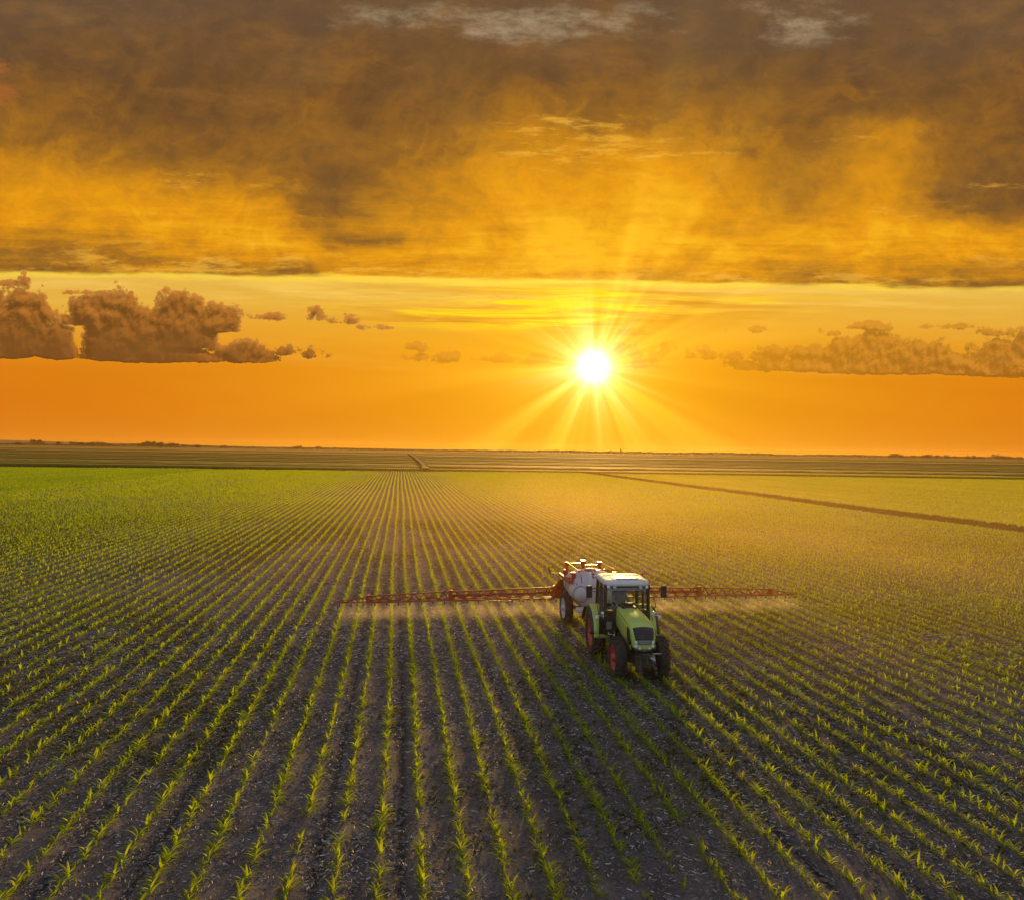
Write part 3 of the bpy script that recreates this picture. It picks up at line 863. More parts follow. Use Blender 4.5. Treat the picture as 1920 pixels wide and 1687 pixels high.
def wheel(parent, c, R_, w, out, rim_mat, lugs, lugh=.035, rim_r=None):
    """part wheel (the hub) with its rim and tyre; out = side that faces outwards (-1 or 1)"""
    rr = rim_r or R_ * .60
    h = MB(); h.lathe([(-.02, .01), (-.02, .17), (.10, .17), (.12, .13), (.20, .12), (.22, .09), (.22, .005)], (0, 0, 0), 'X', 20)
    for k in range(8):
        a = k * .7854; h.tube((.09, .145 * math.cos(a), .145 * math.sin(a)), (.135, .145 * math.cos(a), .145 * math.sin(a)), .017, 6)
    hub = h.obj('wheel', rim_mat, parent, loc=c); hub.scale = (out, 1, 1)
    r = MB(); q = w / 2
    r.lathe([(-q * .74, rr - .015), (-q * .80, rr + .025), (-q * .72, rr + .02), (-q * .70, rr - .02), (-q * .3, rr - .07), (q * .3, rr - .07), (q * .70, rr - .02), (q * .74, rr + .025), (q * .82, rr + .025),
             (q * .76, rr - .015), (q * .45, rr - .06), (q * .30, rr - .09), (q * .10, rr * .70), (q * .02, rr * .45), (q * .02, .12)], (0, 0, 0), 'X', 40)
    for k in range(8):
        a = k * .7854 + .39
        r.box((q * .12, math.cos(a) * rr * .80, math.sin(a) * rr * .80), (.05, .10, .16), .01, Matrix.Rotation(a - 1.5708, 3, 'X'))
    r.obj('rim', rim_mat, hub)
    t = MB(); tyre(t, R_, w, (0, 0, 0), lugs, lugh, rr); t.obj('tyre', M_TYRE, hub)
    return hub
# ------------------------------------------------------------------ tractor (drives towards -Y, towards the camera)
TX, TY = 7.85, 22.6
T_YAW = R(-4.0)
def build_tractor():
    T = thing('tractor', (TX, TY, 0.0), 'green tractor with a white roofed cab and red rims driving between the maize rows', 'tractor', T_YAW)
    # --- wheels
    for sx in (-1, 1):
        wheel(T, (sx * .71, 0, .675), .68, .37, sx, M_RIM, 20)
        wheel(T, (sx * .90, 2.72, .845), .85, .46, sx, M_RIM, 22, .042)
    # --- chassis, axles
    m = MB()
    m.box((0, 1.0, .86), (.52, 2.9, .50), .05); m.box((0, .2, 1.08), (.60, 1.5, .24), .04); m.box((0, 2.72, .86), (.62, .75, .66), .08)
    m.tube((-.88, 2.72, .845), (.88, 2.72, .845), .16, 16); m.box((.33, 1.35, .80), (.30, .85, .42), .06); m.box((-.36, 1.35, .78), (.34, .80, .46), .06)
    m.box((0, -.35, .82), (.40, .55, .30), .03)
    m.obj('chassis', M_DARK, T)
    m = MB()
    m.prism([(-.62, .60), (-.30, .52), (.30, .52), (.62, .60), (.62, .78), (.30, .74), (-.30, .74), (-.62, .78)], 'Y', -.11, .11)
    for sx in (-1, 1):
        m.box((sx * .60, 0, .68), (.14, .30, .36), .04); m.tube((sx * .20, .16, .66), (sx * .58, .18, .68), .03, 8)
    m.tube((-.3, .17, .66), (.3, .17, .66), .045, 10)
    m.obj('front_axle', M_DARK, T)
    m = MB()    # lifting frame at the nose
    m.box((0, -.74, .74), (.62, .22, .36), .03); m.box((0, -.90, .95), (.30, .10, .16), .02)
    for sx in (-1, 1):
        m.box((sx * .25, -.92, .58), (.07, .52, .10), .015, Matrix.Rotation(R(-16), 3, 'X')); m.tube((sx * .16, -.86, .98), (sx * .24, -1.08, .52), .03, 8)
        m.box((sx * .25, -1.16, .50), (.06, .14, .12), .02)
    m.tube((0, -.92, .96), (.0, -1.12, .74), .03, 8)
    m.obj('front_linkage', M_DARK, T)
    m = MB()    # coupler levers and hose ends that shine at the nose
    for k in range(4): m.tube((.10 + k * .05, -.86, .98), (.14 + k * .05, -.98, .88 - .05 * k), .014, 6)
    m.tube((.22, -.80, 1.0), (.52, -.80, 1.0), .016, 6)
    m.obj('hydraulic_coupler', M_CHROME, T)
    # --- hood: an upper shell swept along the nose profile, side panels below
    prof = [(1.62, 1.99, .43), (1.2, 1.985, .445), (.8, 1.97, .455), (.4, 1.945, .46), (.05, 1.91, .455), (-.22, 1.86, .445), (-.42, 1.78, .43), (-.56, 1.67, .415), (-.645, 1.54, .40), (-.69, 1.40, .39), (-.71, 1.26, .38), (-.70, 1.14, .36), (-.66, 1.05, .34)]
    prof = [(a, b, w) for (a, b, c), w in zip(prof, (.385, .395, .405, .41, .412, .412, .41, .405, .40, .395, .388, .375, .36))]
    # smooth the profile
    def cr(P, n):
        out_ = []
        for i in range(len(P) - 1):
            p0, p1, p2, p3 = P[max(0, i - 1)], P[i], P[i + 1], P[min(len(P) - 1, i + 2)]
            for k in range(n):
                t = k / n
                out_.append(tuple(.5 * ((2 * b) + (-a + c) * t + (2 * a - 5 * b + 4 * c - d) * t * t + (-a + 3 * b - 3 * c + d) * t ** 3) for a, b, c, d in zip(p0, p1, p2, p3)))
        out_.append(P[-1]); return out_
    PR = cr(prof, 4); NP = len(PR)
    def nrm(i):
        a = PR[max(0, i - 1)]; b = PR[min(NP - 1, i + 1)]
        dy, dz = b[0] - a[0], b[1] - a[1]; l = math.hypot(dy, dz)
        n = (dz / l, -dy / l)
        return (-n[0], -n[1]) if n[1] < -.0 and i < NP * .6 else n
    def S(i, s, off=0.0):
        """point of the upper shell: station i, across s in -1..1"""
        y, z, hw = PR[i]; a = PR[max(0, i - 1)]; b = PR[min(NP - 1, i + 1)]
        dy, dz = b[0] - a[0], b[1] - a[1]; l = math.hypot(dy, dz); ny, nz = dz / l, -dy / l      # outward: up at the rear, forward at the nose
        if ny * 0 + nz < 0 and i < 20: ny, nz = -ny, -nz
        drop = .03 * s * s + .125 * abs(s) ** 4 - .018 * math.exp(-(s / .33) ** 4)
        if i > NP * .62: drop += .10 * s * s * min(1, (i - NP * .62) / 10)
        q = off - drop
        return Vector((hw * math.sin(1.5708 * max(-1, min(1, s * .93))) / math.sin(1.5708 * .93) + 0, y + ny * q, z + nz * q))
    SS = [k / 10 - 1 for k in range(21)]
    m = MB()
    m.grid([[S(i, s) for s in SS] for i in range(NP)])
    for sd in (-1, 1):
        rows = []
        for i in range(NP):
            e = S(i, sd); y = PR[i][0]
            zb = 1.26 - .20 * max(0, min(1, (1.0 - y) / 1.2))
            zb = min(zb, e.z)
            if y > 1.0: zb = 1.26 + (y - 1.0) * .10
            if y < -.3: zb = min(e.z, 1.06)
            col = []
            for k in range(7):
                t = k / 6; bulge = .022 * math.sin(math.pi * t)
                col.append((e.x + sd * bulge, e.y, e.z + (zb - e.z) * t))
            rows.append(col)
        m.grid(rows)
    hood = m.obj('hood', M_GREEN, T, thick=.012)
    def patch(name, mat, i0, i1, s0, s1, off=.007, shape=None, n=8, thick=.006):
        q = MB(); rows = []
        for i in range(i0, i1 + 1):
            t = (i - i0) / max(1, (i1 - i0)); a, b = (s0, s1) if shape is None else shape(t)
            rows.append([S(i, a + (b - a) * k / n, off) for k in range(n + 1)])
        q.grid(rows); return q.obj(name, mat, hood, thick=thick)
    iN = next(i for i in range(NP) if PR[i][0] < -.46)
    patch('grille', M_BLACK, iN, NP - 13, 0, 0, .008, lambda t: (-(.66 - .20 * max(0, t - .45)), .66 - .20 * max(0, t - .45)))
    patch('grille_guard', M_GREY, NP - 13, NP - 9, 0, 0, .010, lambda t: (-(.52 - .16 * t), .52 - .16 * t))
    patch('nose_guard', M_GREY, NP - 5, NP - 1, -.80, .80, .010)
    for sd in (-1, 1):
        q = MB(); pts = []
        for (y, z) in ((-.12, 1.70), (-.34, 1.66), (-.46, 1.50), (-.52, 1.30), (-.46, 1.18), (-.30, 1.16), (-.14, 1.30), (-.08, 1.50)): pts.append((y, z))
        q.prism(pts, 'X', sd * .37, sd * .437); q.obj('side_grille', M_BLACK, hood)
        for (z_, dx, r_) in ((1.34, .265, .050), (1.19, .275, .052), (1.13, .15, .035)):
            i = min(range(NP), key=lambda k: abs(PR[k][1] - z_) + (9 if PR[k][0] > 0 else 0)); s = dx / .40 * .8
            c = S(i, sd * s, .004); q = MB()
            q.lathe([(.03, .0), (.03, r_), (-.014, r_ * .95), (-.022, r_ * .6), (-.024, .001)], c, 'Y', 14); q.obj('headlight', M_LENS, hood)
    q = MB(); q.box((0, 1.42, 2.005), (.52, .36, .06), .025); q.box((0, 1.60, 2.06), (.40, .16, .10), .03); q.obj('air_intake', M_BLACK, hood)
    # --- cab
    W0, W1, W2 = .66, .78, .75      # half widths: floor, waist, roof
    F0, F1, B0 = 1.62, 1.86, 3.20   # y: windscreen foot, windscreen top, back
    ZF, ZW, ZR = 1.10, 1.74, 2.70
    m = MB()
    def bar(a, b, w=.07, d=.09): 
        a, b = Vector(a), Vector(b); L = (b - a).length
        rot = (b - a).to_track_quat('Z', 'Y').to_matrix(); m.box((a + b) / 2, (w, d, L), .012, rot, segs=1)
    for sd in (-1, 1):
        bar((sd * W1, F0, ZW - .55), (sd * W2, F1 - .14, ZR + .02), .10, .10)      # front pillar
        bar((sd * (W1 + .01), 2.42, ZW - .2), (sd * (W2 + .01), 2.46, ZR), .06, .08)  # middle pillar
        bar((sd * (W1 - .02), B0, ZW - .25), (sd * (W2 - .02), B0 - .06, ZR), .09, .10) # rear pillar
        bar((sd * W1, F0, ZW), (sd * W1, B0, ZW), .05, .05)
        m.box((sd * (W0 - .02), 1.98, 1.40), (.08, .76, .62), .03); m.box((sd * .60, 2.9, 1.38), (.40, .60, .55), .05)
        m.box((sd * .58, F0 + .03, 1.42), (.44, .10, .86), .03)       # bulkhead beside the hood
    m.box((0, F0 + .06, 1.52), (.84, .08, .70), .02); m.box((0, 2.42, ZF - .02), (1.36, 1.5, .10), .03)
    m.box((0, F1 - .17, ZR - .02), (1.62, .10, .10), .02); m.box((0, B0 - .06, ZR - .02), (1.56, .08, .10), .02)
    m.box((0, B0, ZW), (1.56, .06, .08), .02); m.box((0, B0, 1.42), (1.50, .06, .6), .02)
    for k in range(5): m.box((-.57, F0 - .03, 1.26 + k * .11), (.30, .03, .02), .005)
    cab = m.obj('cab', M_BLACK, T)
    def pane(name, pts, mat=M_GLASS):
        q = MB(); q.face(pts, [(0, 1, 2, 3)]); return q.obj(name, mat, cab, thick=.006)
    k1 = (ZR - .06 - ZW) ; yt = F1 - .17
    pane('windscreen', [(-W1 + .06, F0 - .01, 1.86), (W1 - .06, F0 - .01, 1.86), (W2 - .06, yt - .03, ZR - .18), (-W2 + .06, yt - .03, ZR - .18)])
    pane('sun_strip', [(-W2 + .06, yt - .031, ZR - .178), (W2 - .06, yt - .031, ZR - .178), (W2 - .06, yt - .006, ZR - .07), (-W2 + .06, yt - .006, ZR - .07)], M_VISOR)
    pane('rear_window', [(-W1 + .08, B0, ZW + .05), (W1 - .08, B0, ZW + .05), (W2 - .08, B0 - .06, ZR - .07), (-W2 + .08, B0 - .06, ZR - .07)])
    for sd in (-1, 1):
        pane('door_window', [(sd * (W1 + .005), F0 + .08, ZW + .04), (sd * (W1 + .005), 2.38, ZW + .04), (sd * (W2 + .005), 2.41, ZR - .05), (sd * (W2 + .005), yt + .06, ZR - .05)])
        pane('side_window', [(sd * (W1 + .0), 2.47, ZW + .04), (sd * (W1 - .012), B0 - .06, ZW + .04), (sd * (W2 - .012), B0 - .11, ZR - .05), (sd * (W2 + .0), 2.50, ZR - .05)])
    # roof: rounded white slab, hatch, seams, lamps in its front edge
    q = MB(); rows = []
    cy, hx, hy = (1.52 + 3.28) / 2, .83, (3.28 - 1.52) / 2
    def ring(sc_, z, inset=0.0):
        out_ = []
        for k in range(48):
            a = 6.28318 * k / 48; c, s = math.cos(a), math.sin(a); e = .30
            out_.append((math.copysign(abs(c) ** e, c) * (hx * sc_ - inset), cy + math.copysign(abs(s) ** e, s) * (hy * sc_ - inset), z))
        return out_
    R_ = q.grid([ring(1, ZR + .00, .10), ring(1, ZR + .0, .02), ring(1, ZR + .05, 0), ring(1, ZR + .11, .005), ring(1, ZR + .155, .035), ring(1, ZR + .175, .09), ring(1, ZR + .188, .20), ring(1, ZR + .192, .45)], closed=True)
    q.bm.faces.new(R_[0][::-1]); q.bm.faces.new(R_[-1])
    q.obj('roof', M_WHITE, cab)
    q = MB(); q.box((.06, 2.12, ZR + .198), (1.06, .66, .02), .008); q.obj('roof_hatch_frame', M_GREY, cab)
    q = MB(); q.box((.06, 2.12, ZR + .214), (.80, .46, .016), .006); q.obj('roof_hatch', M_CHROME, cab)
    q = MB(); q.box((.06, 1.74, ZR + .200), (.14, .05, .03), .01)
    for sd in (-1, 1): q.box((sd * .70, 2.4, ZR + .172), (.02, 1.2, .014), .004)
    q.box((0, 2.62, ZR + .196), (1.3, .02, .012), .003); q.obj('roof_trim', M_DARK, cab)
    for x in (-.68, -.46, .46, .68):
        q = MB(); q.lathe([(.06, .0), (.06, .055), (-.02, .06), (-.03, .04), (-.032, .001)], (x, 1.60, ZR - .035), 'Y', 14); q.obj('work_lamp', M_LENS, cab)
    # --- seat, wheel, dash
    q = MB(); q.box((0, 2.62, 1.60), (.50, .50, .14), .05); q.box((0, 2.90, 1.98), (.50, .14, .72), .06, Matrix.Rotation(R(8), 3, 'X')); q.box((0, 2.6, 1.33), (.3, .3, .42), .03)
    for sd in (-1, 1): q.box((sd * .31, 2.62, 1.82), (.09, .40, .07), .025)
    q.obj('seat', M_SEAT, T)
    q = MB(); q.box((0, 1.86, 1.72), (.34, .22, .34), .06); q.box((0, 1.90, 1.42), (.16, .16, .66), .03); q.obj('dashboard', M_BLACK, T)
    st = MB(); c = Vector((0, 2.10, 1.93)); rot = Matrix.Rotation(R(-28), 3, 'X')
    pts = [c + rot @ Vector((.20 * math.cos(k * .2618), .20 * math.sin(k * .2618), 0)) for k in range(25)]
    st.path(pts, .016, 8)
    for a in (0, 2.09, 4.19): st.tube(c, c + rot @ Vector((.2 * math.cos(a + .5), .2 * math.sin(a + .5), 0)), .012, 6)
    st.tube(c, (0, 1.94, 1.70), .03, 8); st.obj('steering_wheel', M_BLACK, T)
    # --- fenders over the rear wheels
    for sd in (-1, 1):
        for nm, mat, x0, x1, r_ in (('fender', M_GREEN, .60, 1.13, .965), ('fender_edge', M_BLACK, 1.13, 1.25, .95)):
            q = MB(); rows = []
            for k in range(19):
                a = R(174 - k * 8.8); cc, s = math.cos(a), math.sin(a)
                row = []
                for j in range(6):
                    t = j / 5; x = x0 + (x1 - x0) * t
                    rr = r_ - (.035 * t ** 3 if nm == 'fender' else .02 + .05 * t * t)
                    row.append((sd * x, 2.72 + cc * rr * -1 * -1, .86 + s * rr))
                rows.append(row)
            q.grid(rows)
            if nm == 'fender':
                # skirt down the front of the wheel arch
                e = rows[0]; q.grid([[(p[0], p[1], p[2]) for p in e], [(p[0], p[1] + .02, p[2] - .12) for p in e]])
                f = q.obj(nm, mat, T, thick=.015)
            else: q.obj(nm, mat, f, thick=.02)
    # --- mirrors, beacons, exhaust, steps, rails, lamps
    for sd, x in ((-1, -1.36), (1, 1.30)):
        q = MB(); q.box((x, 1.62, 2.50), (.21, .09, .42), .035); mi = q.obj('mirror', M_BLACK, T)
        q = MB(); q.path([(sd * .80, 1.74, 2.60), (sd * 1.1, 1.66, 2.62), (x - sd * .05, 1.62, 2.58)], .016, 8); q.path([(sd * .80, 1.72, 2.50), (x - sd * .08, 1.63, 2.50)], .012, 8); q.obj('mirror_arm', M_DARK, mi)
        q = MB(); q.face([(x - .08, 1.668, 2.33), (x + .08, 1.668, 2.33), (x + .08, 1.668, 2.67), (x - .08, 1.668, 2.67)], [(0, 1, 2, 3)]); q.obj('mirror_glass', M_CHROME, mi, thick=.003)
        q = MB(); bx = sd * .93; q.lathe([(2.86, .001), (2.86, .05), (2.89, .055), (2.98, .048), (3.01, .03), (3.015, .001)], (bx, 3.12, 0), 'Z', 14); be = q.obj('beacon', M_AMBER, T)
        q = MB(); q.tube((bx, 3.12, 2.70), (bx, 3.12, 2.865), .018, 8); q.lathe([(2.84, .001), (2.84, .06), (2.866, .06), (2.866, .001)], (bx, 3.12, 0), 'Z', 14); q.tube((sd * .80, 3.10, 2.72), (bx, 3.12, 2.72), .016, 8); q.obj('beacon_bracket', M_DARK, be)
        q = MB(); q.path([(sd * .76, 1.50, 1.66), (sd * 1.02, 1.46, 1.70), (sd * 1.16, 1.46, 1.68)], .020, 8); q.tube((sd * .88, 1.48, 1.52), (sd * .88, 1.47, 1.72), .018, 8); br = q.obj('lamp_bracket', M_CHROME, T)
        for (lx, lz) in ((.92, 1.79), (1.12, 1.64)):
            q = MB(); q.lathe([(.05, .001), (.05, .05), (-.03, .055), (-.04, .03), (-.042, .001)], (sd * lx, 1.44, lz), 'Y', 12); q.obj('lamp', M_LENS, br)
        q = MB()
        for z, d in ((.50, .0), (.80, .03), (1.08, .06)):
            q.box((sd * (.90 - d), 2.0, z), (.26, .34, .03), .008)
        for yy in (1.84, 2.16): q.box((sd * .84, yy, .80), (.05, .025, .66), .006)
        q.obj('step', M_DARK, T)
        q = MB(); q.path([(sd * .95, 1.70, .62), (sd * .97, 1.68, 1.20), (sd * .88, 1.62, 1.36)], .016, 8); q.obj('handrail', M_CHROME, T)
        q = MB(); q.path([(sd * .98, 1.72, 1.60), (sd * 1.04, 1.68, 2.0), (sd * .95, 1.72, 2.36), (sd * .82, 1.74, 2.40)], .012, 8); q.obj('grab_handle', M_BLACK, T)
    q = MB(); q.lathe([(1.05, .001), (1.05, .085), (1.95, .085), (2.02, .055), (2.62, .055), (2.62, .045), (2.5, .044)], (-.92, 1.58, 0), 'Z', 16); q.obj('exhaust_pipe', M_DARK, T)
    q = MB(); q.box((-.66, 1.52, 1.34), (.18, .05, .26), .015); q.obj('side_panel', M_GREY, T)
    q = MB()
    q.path([(-.45, 1.5, 1.22), (-.52, 1.35, 1.05), (-.50, 1.2, .95)], .025, 8); q.path([(-.70, 1.48, 1.16), (-.70, 1.42, 1.06), (-.40, 1.40, 1.04)], .018, 8); q.obj('pipe', M_CHROME, T)
    q = MB(); q.box((0, 3.50, .62), (.12, .5, .08), .02)
    for sd in (-1, 1): q.box((sd * .36, 3.50, .60), (.06, .80, .08), .02, Matrix.Rotation(R(6), 3, 'X'))
    q.obj('rear_hitch', M_DARK, T)
    return T
build_tractor()

# ------------------------------------------------------------------ driver
def build_driver():
    """one continuous skinned body; seated, both hands on the wheel; world position inside the cab"""
    ox, oy = TX, TY
    root = None
    V = {}; 
    joints = dict(pel=(0, 2.72, 1.74, .15, .13), waist=(0, 2.74, 1.90, .145, .115), chest=(0, 2.72, 2.10, .175, .125), neckb=(0, 2.69, 2.27, .085, .075), neck=(0, 2.66, 2.335, .055, .055), chin=(0, 2.635, 2.39, .068, .078), head=(0, 2.64, 2.46, .078, .095), crown=(0, 2.65, 2.535, .055, .065),
                  jaw=(0, 2.585, 2.40, .035, .03))
    for s, n in ((-1, 'l'), (1, 'r')):
        joints.update({n + 'sh': (s * .19, 2.70, 2.21, .075, .072), n + 'el': (s * .30, 2.55, 1.97, .052, .052), n + 'wr': (s * .20, 2.27, 1.99, .034, .030), n + 'pa': (s * .185, 2.19, 2.0, .040, .022),
                       n + 'hip': (s * .10, 2.62, 1.74, .095, .09), n + 'kn': (s * .16, 2.22, 1.73, .066, .066), n + 'an': (s * .17, 2.10, 1.30, .045, .045), n + 'he': (s * .17, 2.11, 1.235, .046, .040), n + 'to': (s * .18, 1.93, 1.215, .042, .030)})
        for i in range(4):      # fingers curl over the rim
            dx = s * (.022 * (i - 1.5))
            joints[n + 'f%da' % i] = (s * .185 + dx, 2.145, 2.012, .0105, .0105); joints[n + 'f%db' % i] = (s * .185 + dx, 2.105, 1.998 - .004 * abs(i - 1.3), .0095, .0095); joints[n + 'f%dc' % i] = (s * .185 + dx, 2.10, 1.968, .0085, .0085)
        joints[n + 'ta'] = (s * .145, 2.185, 2.0, .012, .012); joints[n + 'tb'] = (s * .128, 2.145, 1.99, .010, .010)
    E_ = [('pel', 'waist'), ('waist', 'chest'), ('chest', 'neckb'), ('neckb', 'neck'), ('neck', 'chin'), ('chin', 'head'), ('head', 'crown'), ('chin', 'jaw')]
    for n in 'lr':
        E_ += [('chest', n + 'sh'), (n + 'sh', n + 'el'), (n + 'el', n + 'wr'), (n + 'wr', n + 'pa'), ('pel', n + 'hip'), (n + 'hip', n + 'kn'), (n + 'kn', n + 'an'), (n + 'an', n + 'he'), (n + 'he', n + 'to'), (n + 'pa', n + 'ta'), (n + 'ta', n + 'tb')]
        for i in range(4): E_ += [(n + 'pa', n + 'f%da' % i), (n + 'f%da' % i, n + 'f%db' % i), (n + 'f%db' % i, n + 'f%dc' % i)]
    names = list(joints); idx = {k: i for i, k in enumerate(names)}
    me = bpy.data.meshes.new('person'); me.from_pydata([joints[k][:3] for k in names], [(idx[a], idx[b]) for a, b in E_], [])
    o = bpy.data.objects.new('person', me); COL.objects.link(o)
    o['label'] = 'driver in grey blue clothing seated in the tractor cab with hands on the wheel'; o['category'] = 'person'
    o.location = (ox, oy, 0); o.rotation_euler = (0, 0, T_YAW)
    sk = o.modifiers.new('skin', 'SKIN'); sk.use_smooth_shade = True
    for i, k in enumerate(names):
        d = me.skin_vertices[0].data[i]; d.radius = joints[k][3:5]; d.use_root = (k == 'pel')
    sb = o.modifiers.new('sub', 'SUBSURF'); sb.levels = sb.render_levels = 2
    # clothing and skin by where they sit on the body
    m, N, out = new_mat('clothed_body'); p = objco(N); X, Y, Z = N.sep(p)
    ax = N.m('ABSOLUTE', X)
    skin = N.m('MAXIMUM', N.smooth(2.315, 2.325, Z), N.rev(2.245, 2.255, Y) * N.smooth(1.90, 1.905, Z))
    legs = N.rev(1.79, 1.80, Z); shoe = N.rev(1.275, 1.28, Z)
    cl = N.noise(p, 18.0, 4, .6)
    col = N.mix(cl, lin(140, 148, 164), lin(160, 166, 180))
    col = N.mix(legs, col, lin(58, 64, 80)); col = N.mix(shoe, col, lin(40, 34, 30)); col = N.mix(skin, col, lin(192, 140, 112))
    finish(N, out, col, .8, bump=cl, bstr=.3, bdist=.02); me.materials.append(m)
    # hair under a cap, nose, ears, eyes, mouth
    q = MB(); rows = []
    for i in range(6):
        a = R(8 + i * 15.5); rows.append([(.085 * math.cos(a) * math.cos(t * .2618), 2.648 + .104 * math.cos(a) * math.sin(t * .2618), 2.478 + .085 * math.sin(a)) for t in range(24)])
    q.grid(rows, closed=True); q.bm.faces.new([v for v in q.bm.verts[-24:]] if False else [q.bm.verts.new((.012 * math.cos(t * .5236), 2.648 + .012 * math.sin(t * .5236), 2.563)) for t in range(12)])
    q.face([(-.07, 2.56, 2.482), (.07, 2.56, 2.482), (.05, 2.48, 2.462), (0, 2.465, 2.465), (-.05, 2.48, 2.462)], [(0, 1, 2, 3, 4)])
    q.obj('cap', paint('cap_cloth', lin(60, 66, 84), .9, .05, 0), o, thick=.006)
    q = MB()
    for sd in (-1, 1):
        q.lathe([(-.012, .001), (-.01, .03), (.008, .034), (.012, .001)], (sd * .083, 2.655, 2.44), 'X', 10)
    q.box((0, 2.535, 2.435), (.026, .04, .05), .01)
    q.obj('ears_and_nose', paint('skin_tone', lin(192, 140, 112), .6, .0, 0), o)
    q = MB()
    for sd in (-1, 1): q.lathe([(-.009, .001), (-.004, .013), (.004, .013), (.01, .001)], (sd * .032, 2.552, 2.46), 'Y', 8)
    q.box((0, 2.55, 2.392), (.045, .012, .010), .003)
    q.obj('face_features', paint('dark_features', lin(60, 34, 28), .5, .0, 0), o)
build_driver()
# ------------------------------------------------------------------ trailed sprayer with its boom
SX0, SY0 = 8.08, 30.0
BOOM_Y, BOOM_Z = 1.65, .78
def build_sprayer():
    S = thing('field_sprayer', (SX0, SY0, 0), 'trailed crop sprayer with a white tank and long red boom behind the green tractor', 'sprayer')
    for sx in (-1, 1): wheel(S, (sx * .93, 0, .685), .69, .33, sx, M_SILVER, 24, .025, .43)
    m = MB()
    m.box((0, -.3, .80), (.55, 3.6, .14), .02); m.tube((-.9, 0, .685), (.9, 0, .685), .07, 10)
    for sd in (-1, 1):
        m.box((sd * .42, -.5, .92), (.12, 3.2, .16), .02); m.box((sd * .42, 1.05, 1.25), (.12, .14, 1.0), .02)
    m.obj('frame', M_RED, S)
    m = MB(); m.path([(0, -1.9, .80), (0, -2.6, .70), (0, -3.35, .62)], .07, 8); m.box((0, -3.42, .60), (.16, .22, .10), .02); m.tube((.2, -2.2, .3), (.2, -2.2, .9), .035, 8); m.box((.2, -2.2, .06), (.18, .18, .04), .01); m.tube((.2, -2.2, .08), (.2, -2.2, .5), .025, 8); m.obj('drawbar', M_RED, S)
    # --- tank: stations from the front to the rear (y, half width top, half width bottom, z bottom, z top)
    st = [(-1.75, .50, .40, 1.10, 1.95), (-1.68, .74, .52, .98, 2.16), (-1.40, .92, .58, .90, 2.34), (-.8, 1.00, .56, .86, 2.42), (-.2, 1.02, .50, .88, 2.40), (.35, 1.02, .50, .92, 2.28), (.75, 1.00, .55, .98, 2.05), (.98, .90, .55, 1.04, 1.86), (1.06, .66, .42, 1.14, 1.66)]
    m = MB(); rows = []
    for (y, ht, hb, zb, zt) in st:
        row = []
        zm = (zb + zt) / 2; hz = (zt - zb) / 2
        for k in range(28):
            a = 6.28318 * k / 28; c, s = math.cos(a), math.sin(a); e = .38
            z = zm + math.copysign(abs(s) ** e, s) * hz
            t = (z - zb) / (zt - zb); hw = hb + (ht - hb) * min(1, t * 1.7)
            if t > .62: hw *= 1 - .42 * ((t - .62) / .38) ** 2
            row.append((math.copysign(abs(c) ** e, c) * hw, y, z))
        rows.append(row)
    G_ = m.grid(rows, closed=True); m.bm.faces.new(G_[0][::-1]); m.bm.faces.new(G_[-1])
    tank = m.obj('tank', M_POLY, S, sub=1)
    q = MB(); q.lathe([(2.36, .001), (2.36, .24), (2.44, .25), (2.47, .20), (2.49, .001)], (-.1, -.75, 0), 'Z', 24); q.obj('tank_lid', M_GREY, tank)
    q = MB(); q.box((-1.012, -.15, 1.55), (.012, .05, 1.0), .004); q.obj('level_gauge', M_GREY, tank)
    m = MB(); m.lathe([(-1.98, .001), (-1.97, .10), (-1.93, .20), (-1.86, .27), (-1.80, .305), (-1.74, .315), (-.9, .315), (-.85, .26), (-.85, .001)], (-.76, 0, 1.60), 'Y', 28); rt = m.obj('rinse_tank', M_POLY, S)
    q = MB(); q.lathe([(-1.80, .317), (-1.77, .335), (-1.72, .335), (-1.70, .317)], (-.76, 0, 1.60), 'Y', 28); q.tube((-.76, -1.3, 1.88), (-.76, -1.3, 1.98), .08, 12); q.obj('rinse_tank_band', M_GREY, rt)
    m = MB(); m.box((-.62, -1.95, 1.02), (.70, .44, .16), .05); m.obj('hand_wash_tank', M_POLY, S)
    m = MB(); m.path([(-.52, -1.9, .95), (-.6, -1.7, .85), (-.5, -1.3, .78)], .05, 8); m.box((-.45, -1.75, .80), (.4, .4, .22), .04); m.obj('pump', M_RED, S)
    # --- red steelwork over the tank
    m = MB()
    m.box((-.99, .15, 1.93), (.09, 1.9, .13), .015); m.box((.99, .15, 1.93), (.09, 1.9, .13), .015)
    for sd in (-1, 1):
        m.box((sd * .86, -.95, 2.02), (.16, .12, .62), .015); m.box((sd * .90, -.95, 2.32), (.22, .18, .08), .015)
        m.box((sd * .74, .80, 2.14), (.10, .10, .56), .015); m.box((sd * .74, .80, 2.44), (.20, .18, .14), .02)
        m.box((sd * .88, .55, 2.02), (.10, .12, .42), .015)
    m.box((-.32, .80, 2.44), (.80, .07, .07), .01); m.box((.40, .80, 2.36), (.64, .07, .07), .01); m.box((0, .80, 2.50), (.22, .20, .16), .02); m.box((0, .85, 1.95), (.12, .12, 1.0), .015)
    for sd in (-1, 1): m.tube((sd * .86, -.95, 2.10), (sd * .99, .2, 1.95), .03, 6)
    m.obj('boom_cradle', M_RED, S)
    m = MB()
    for sd in (-1, 1):
        m.path([(sd * .74, .78, 2.50), (sd * .80, -1.55, 2.52), (sd * .74, -1.72, 2.30), (sd * .70, -1.72, 2.05)], .020, 6)
    m.path([(-.80, -1.55, 2.52), (.80, -1.55, 2.52)], .020, 6); m.obj('guard_rail', M_RED, S)
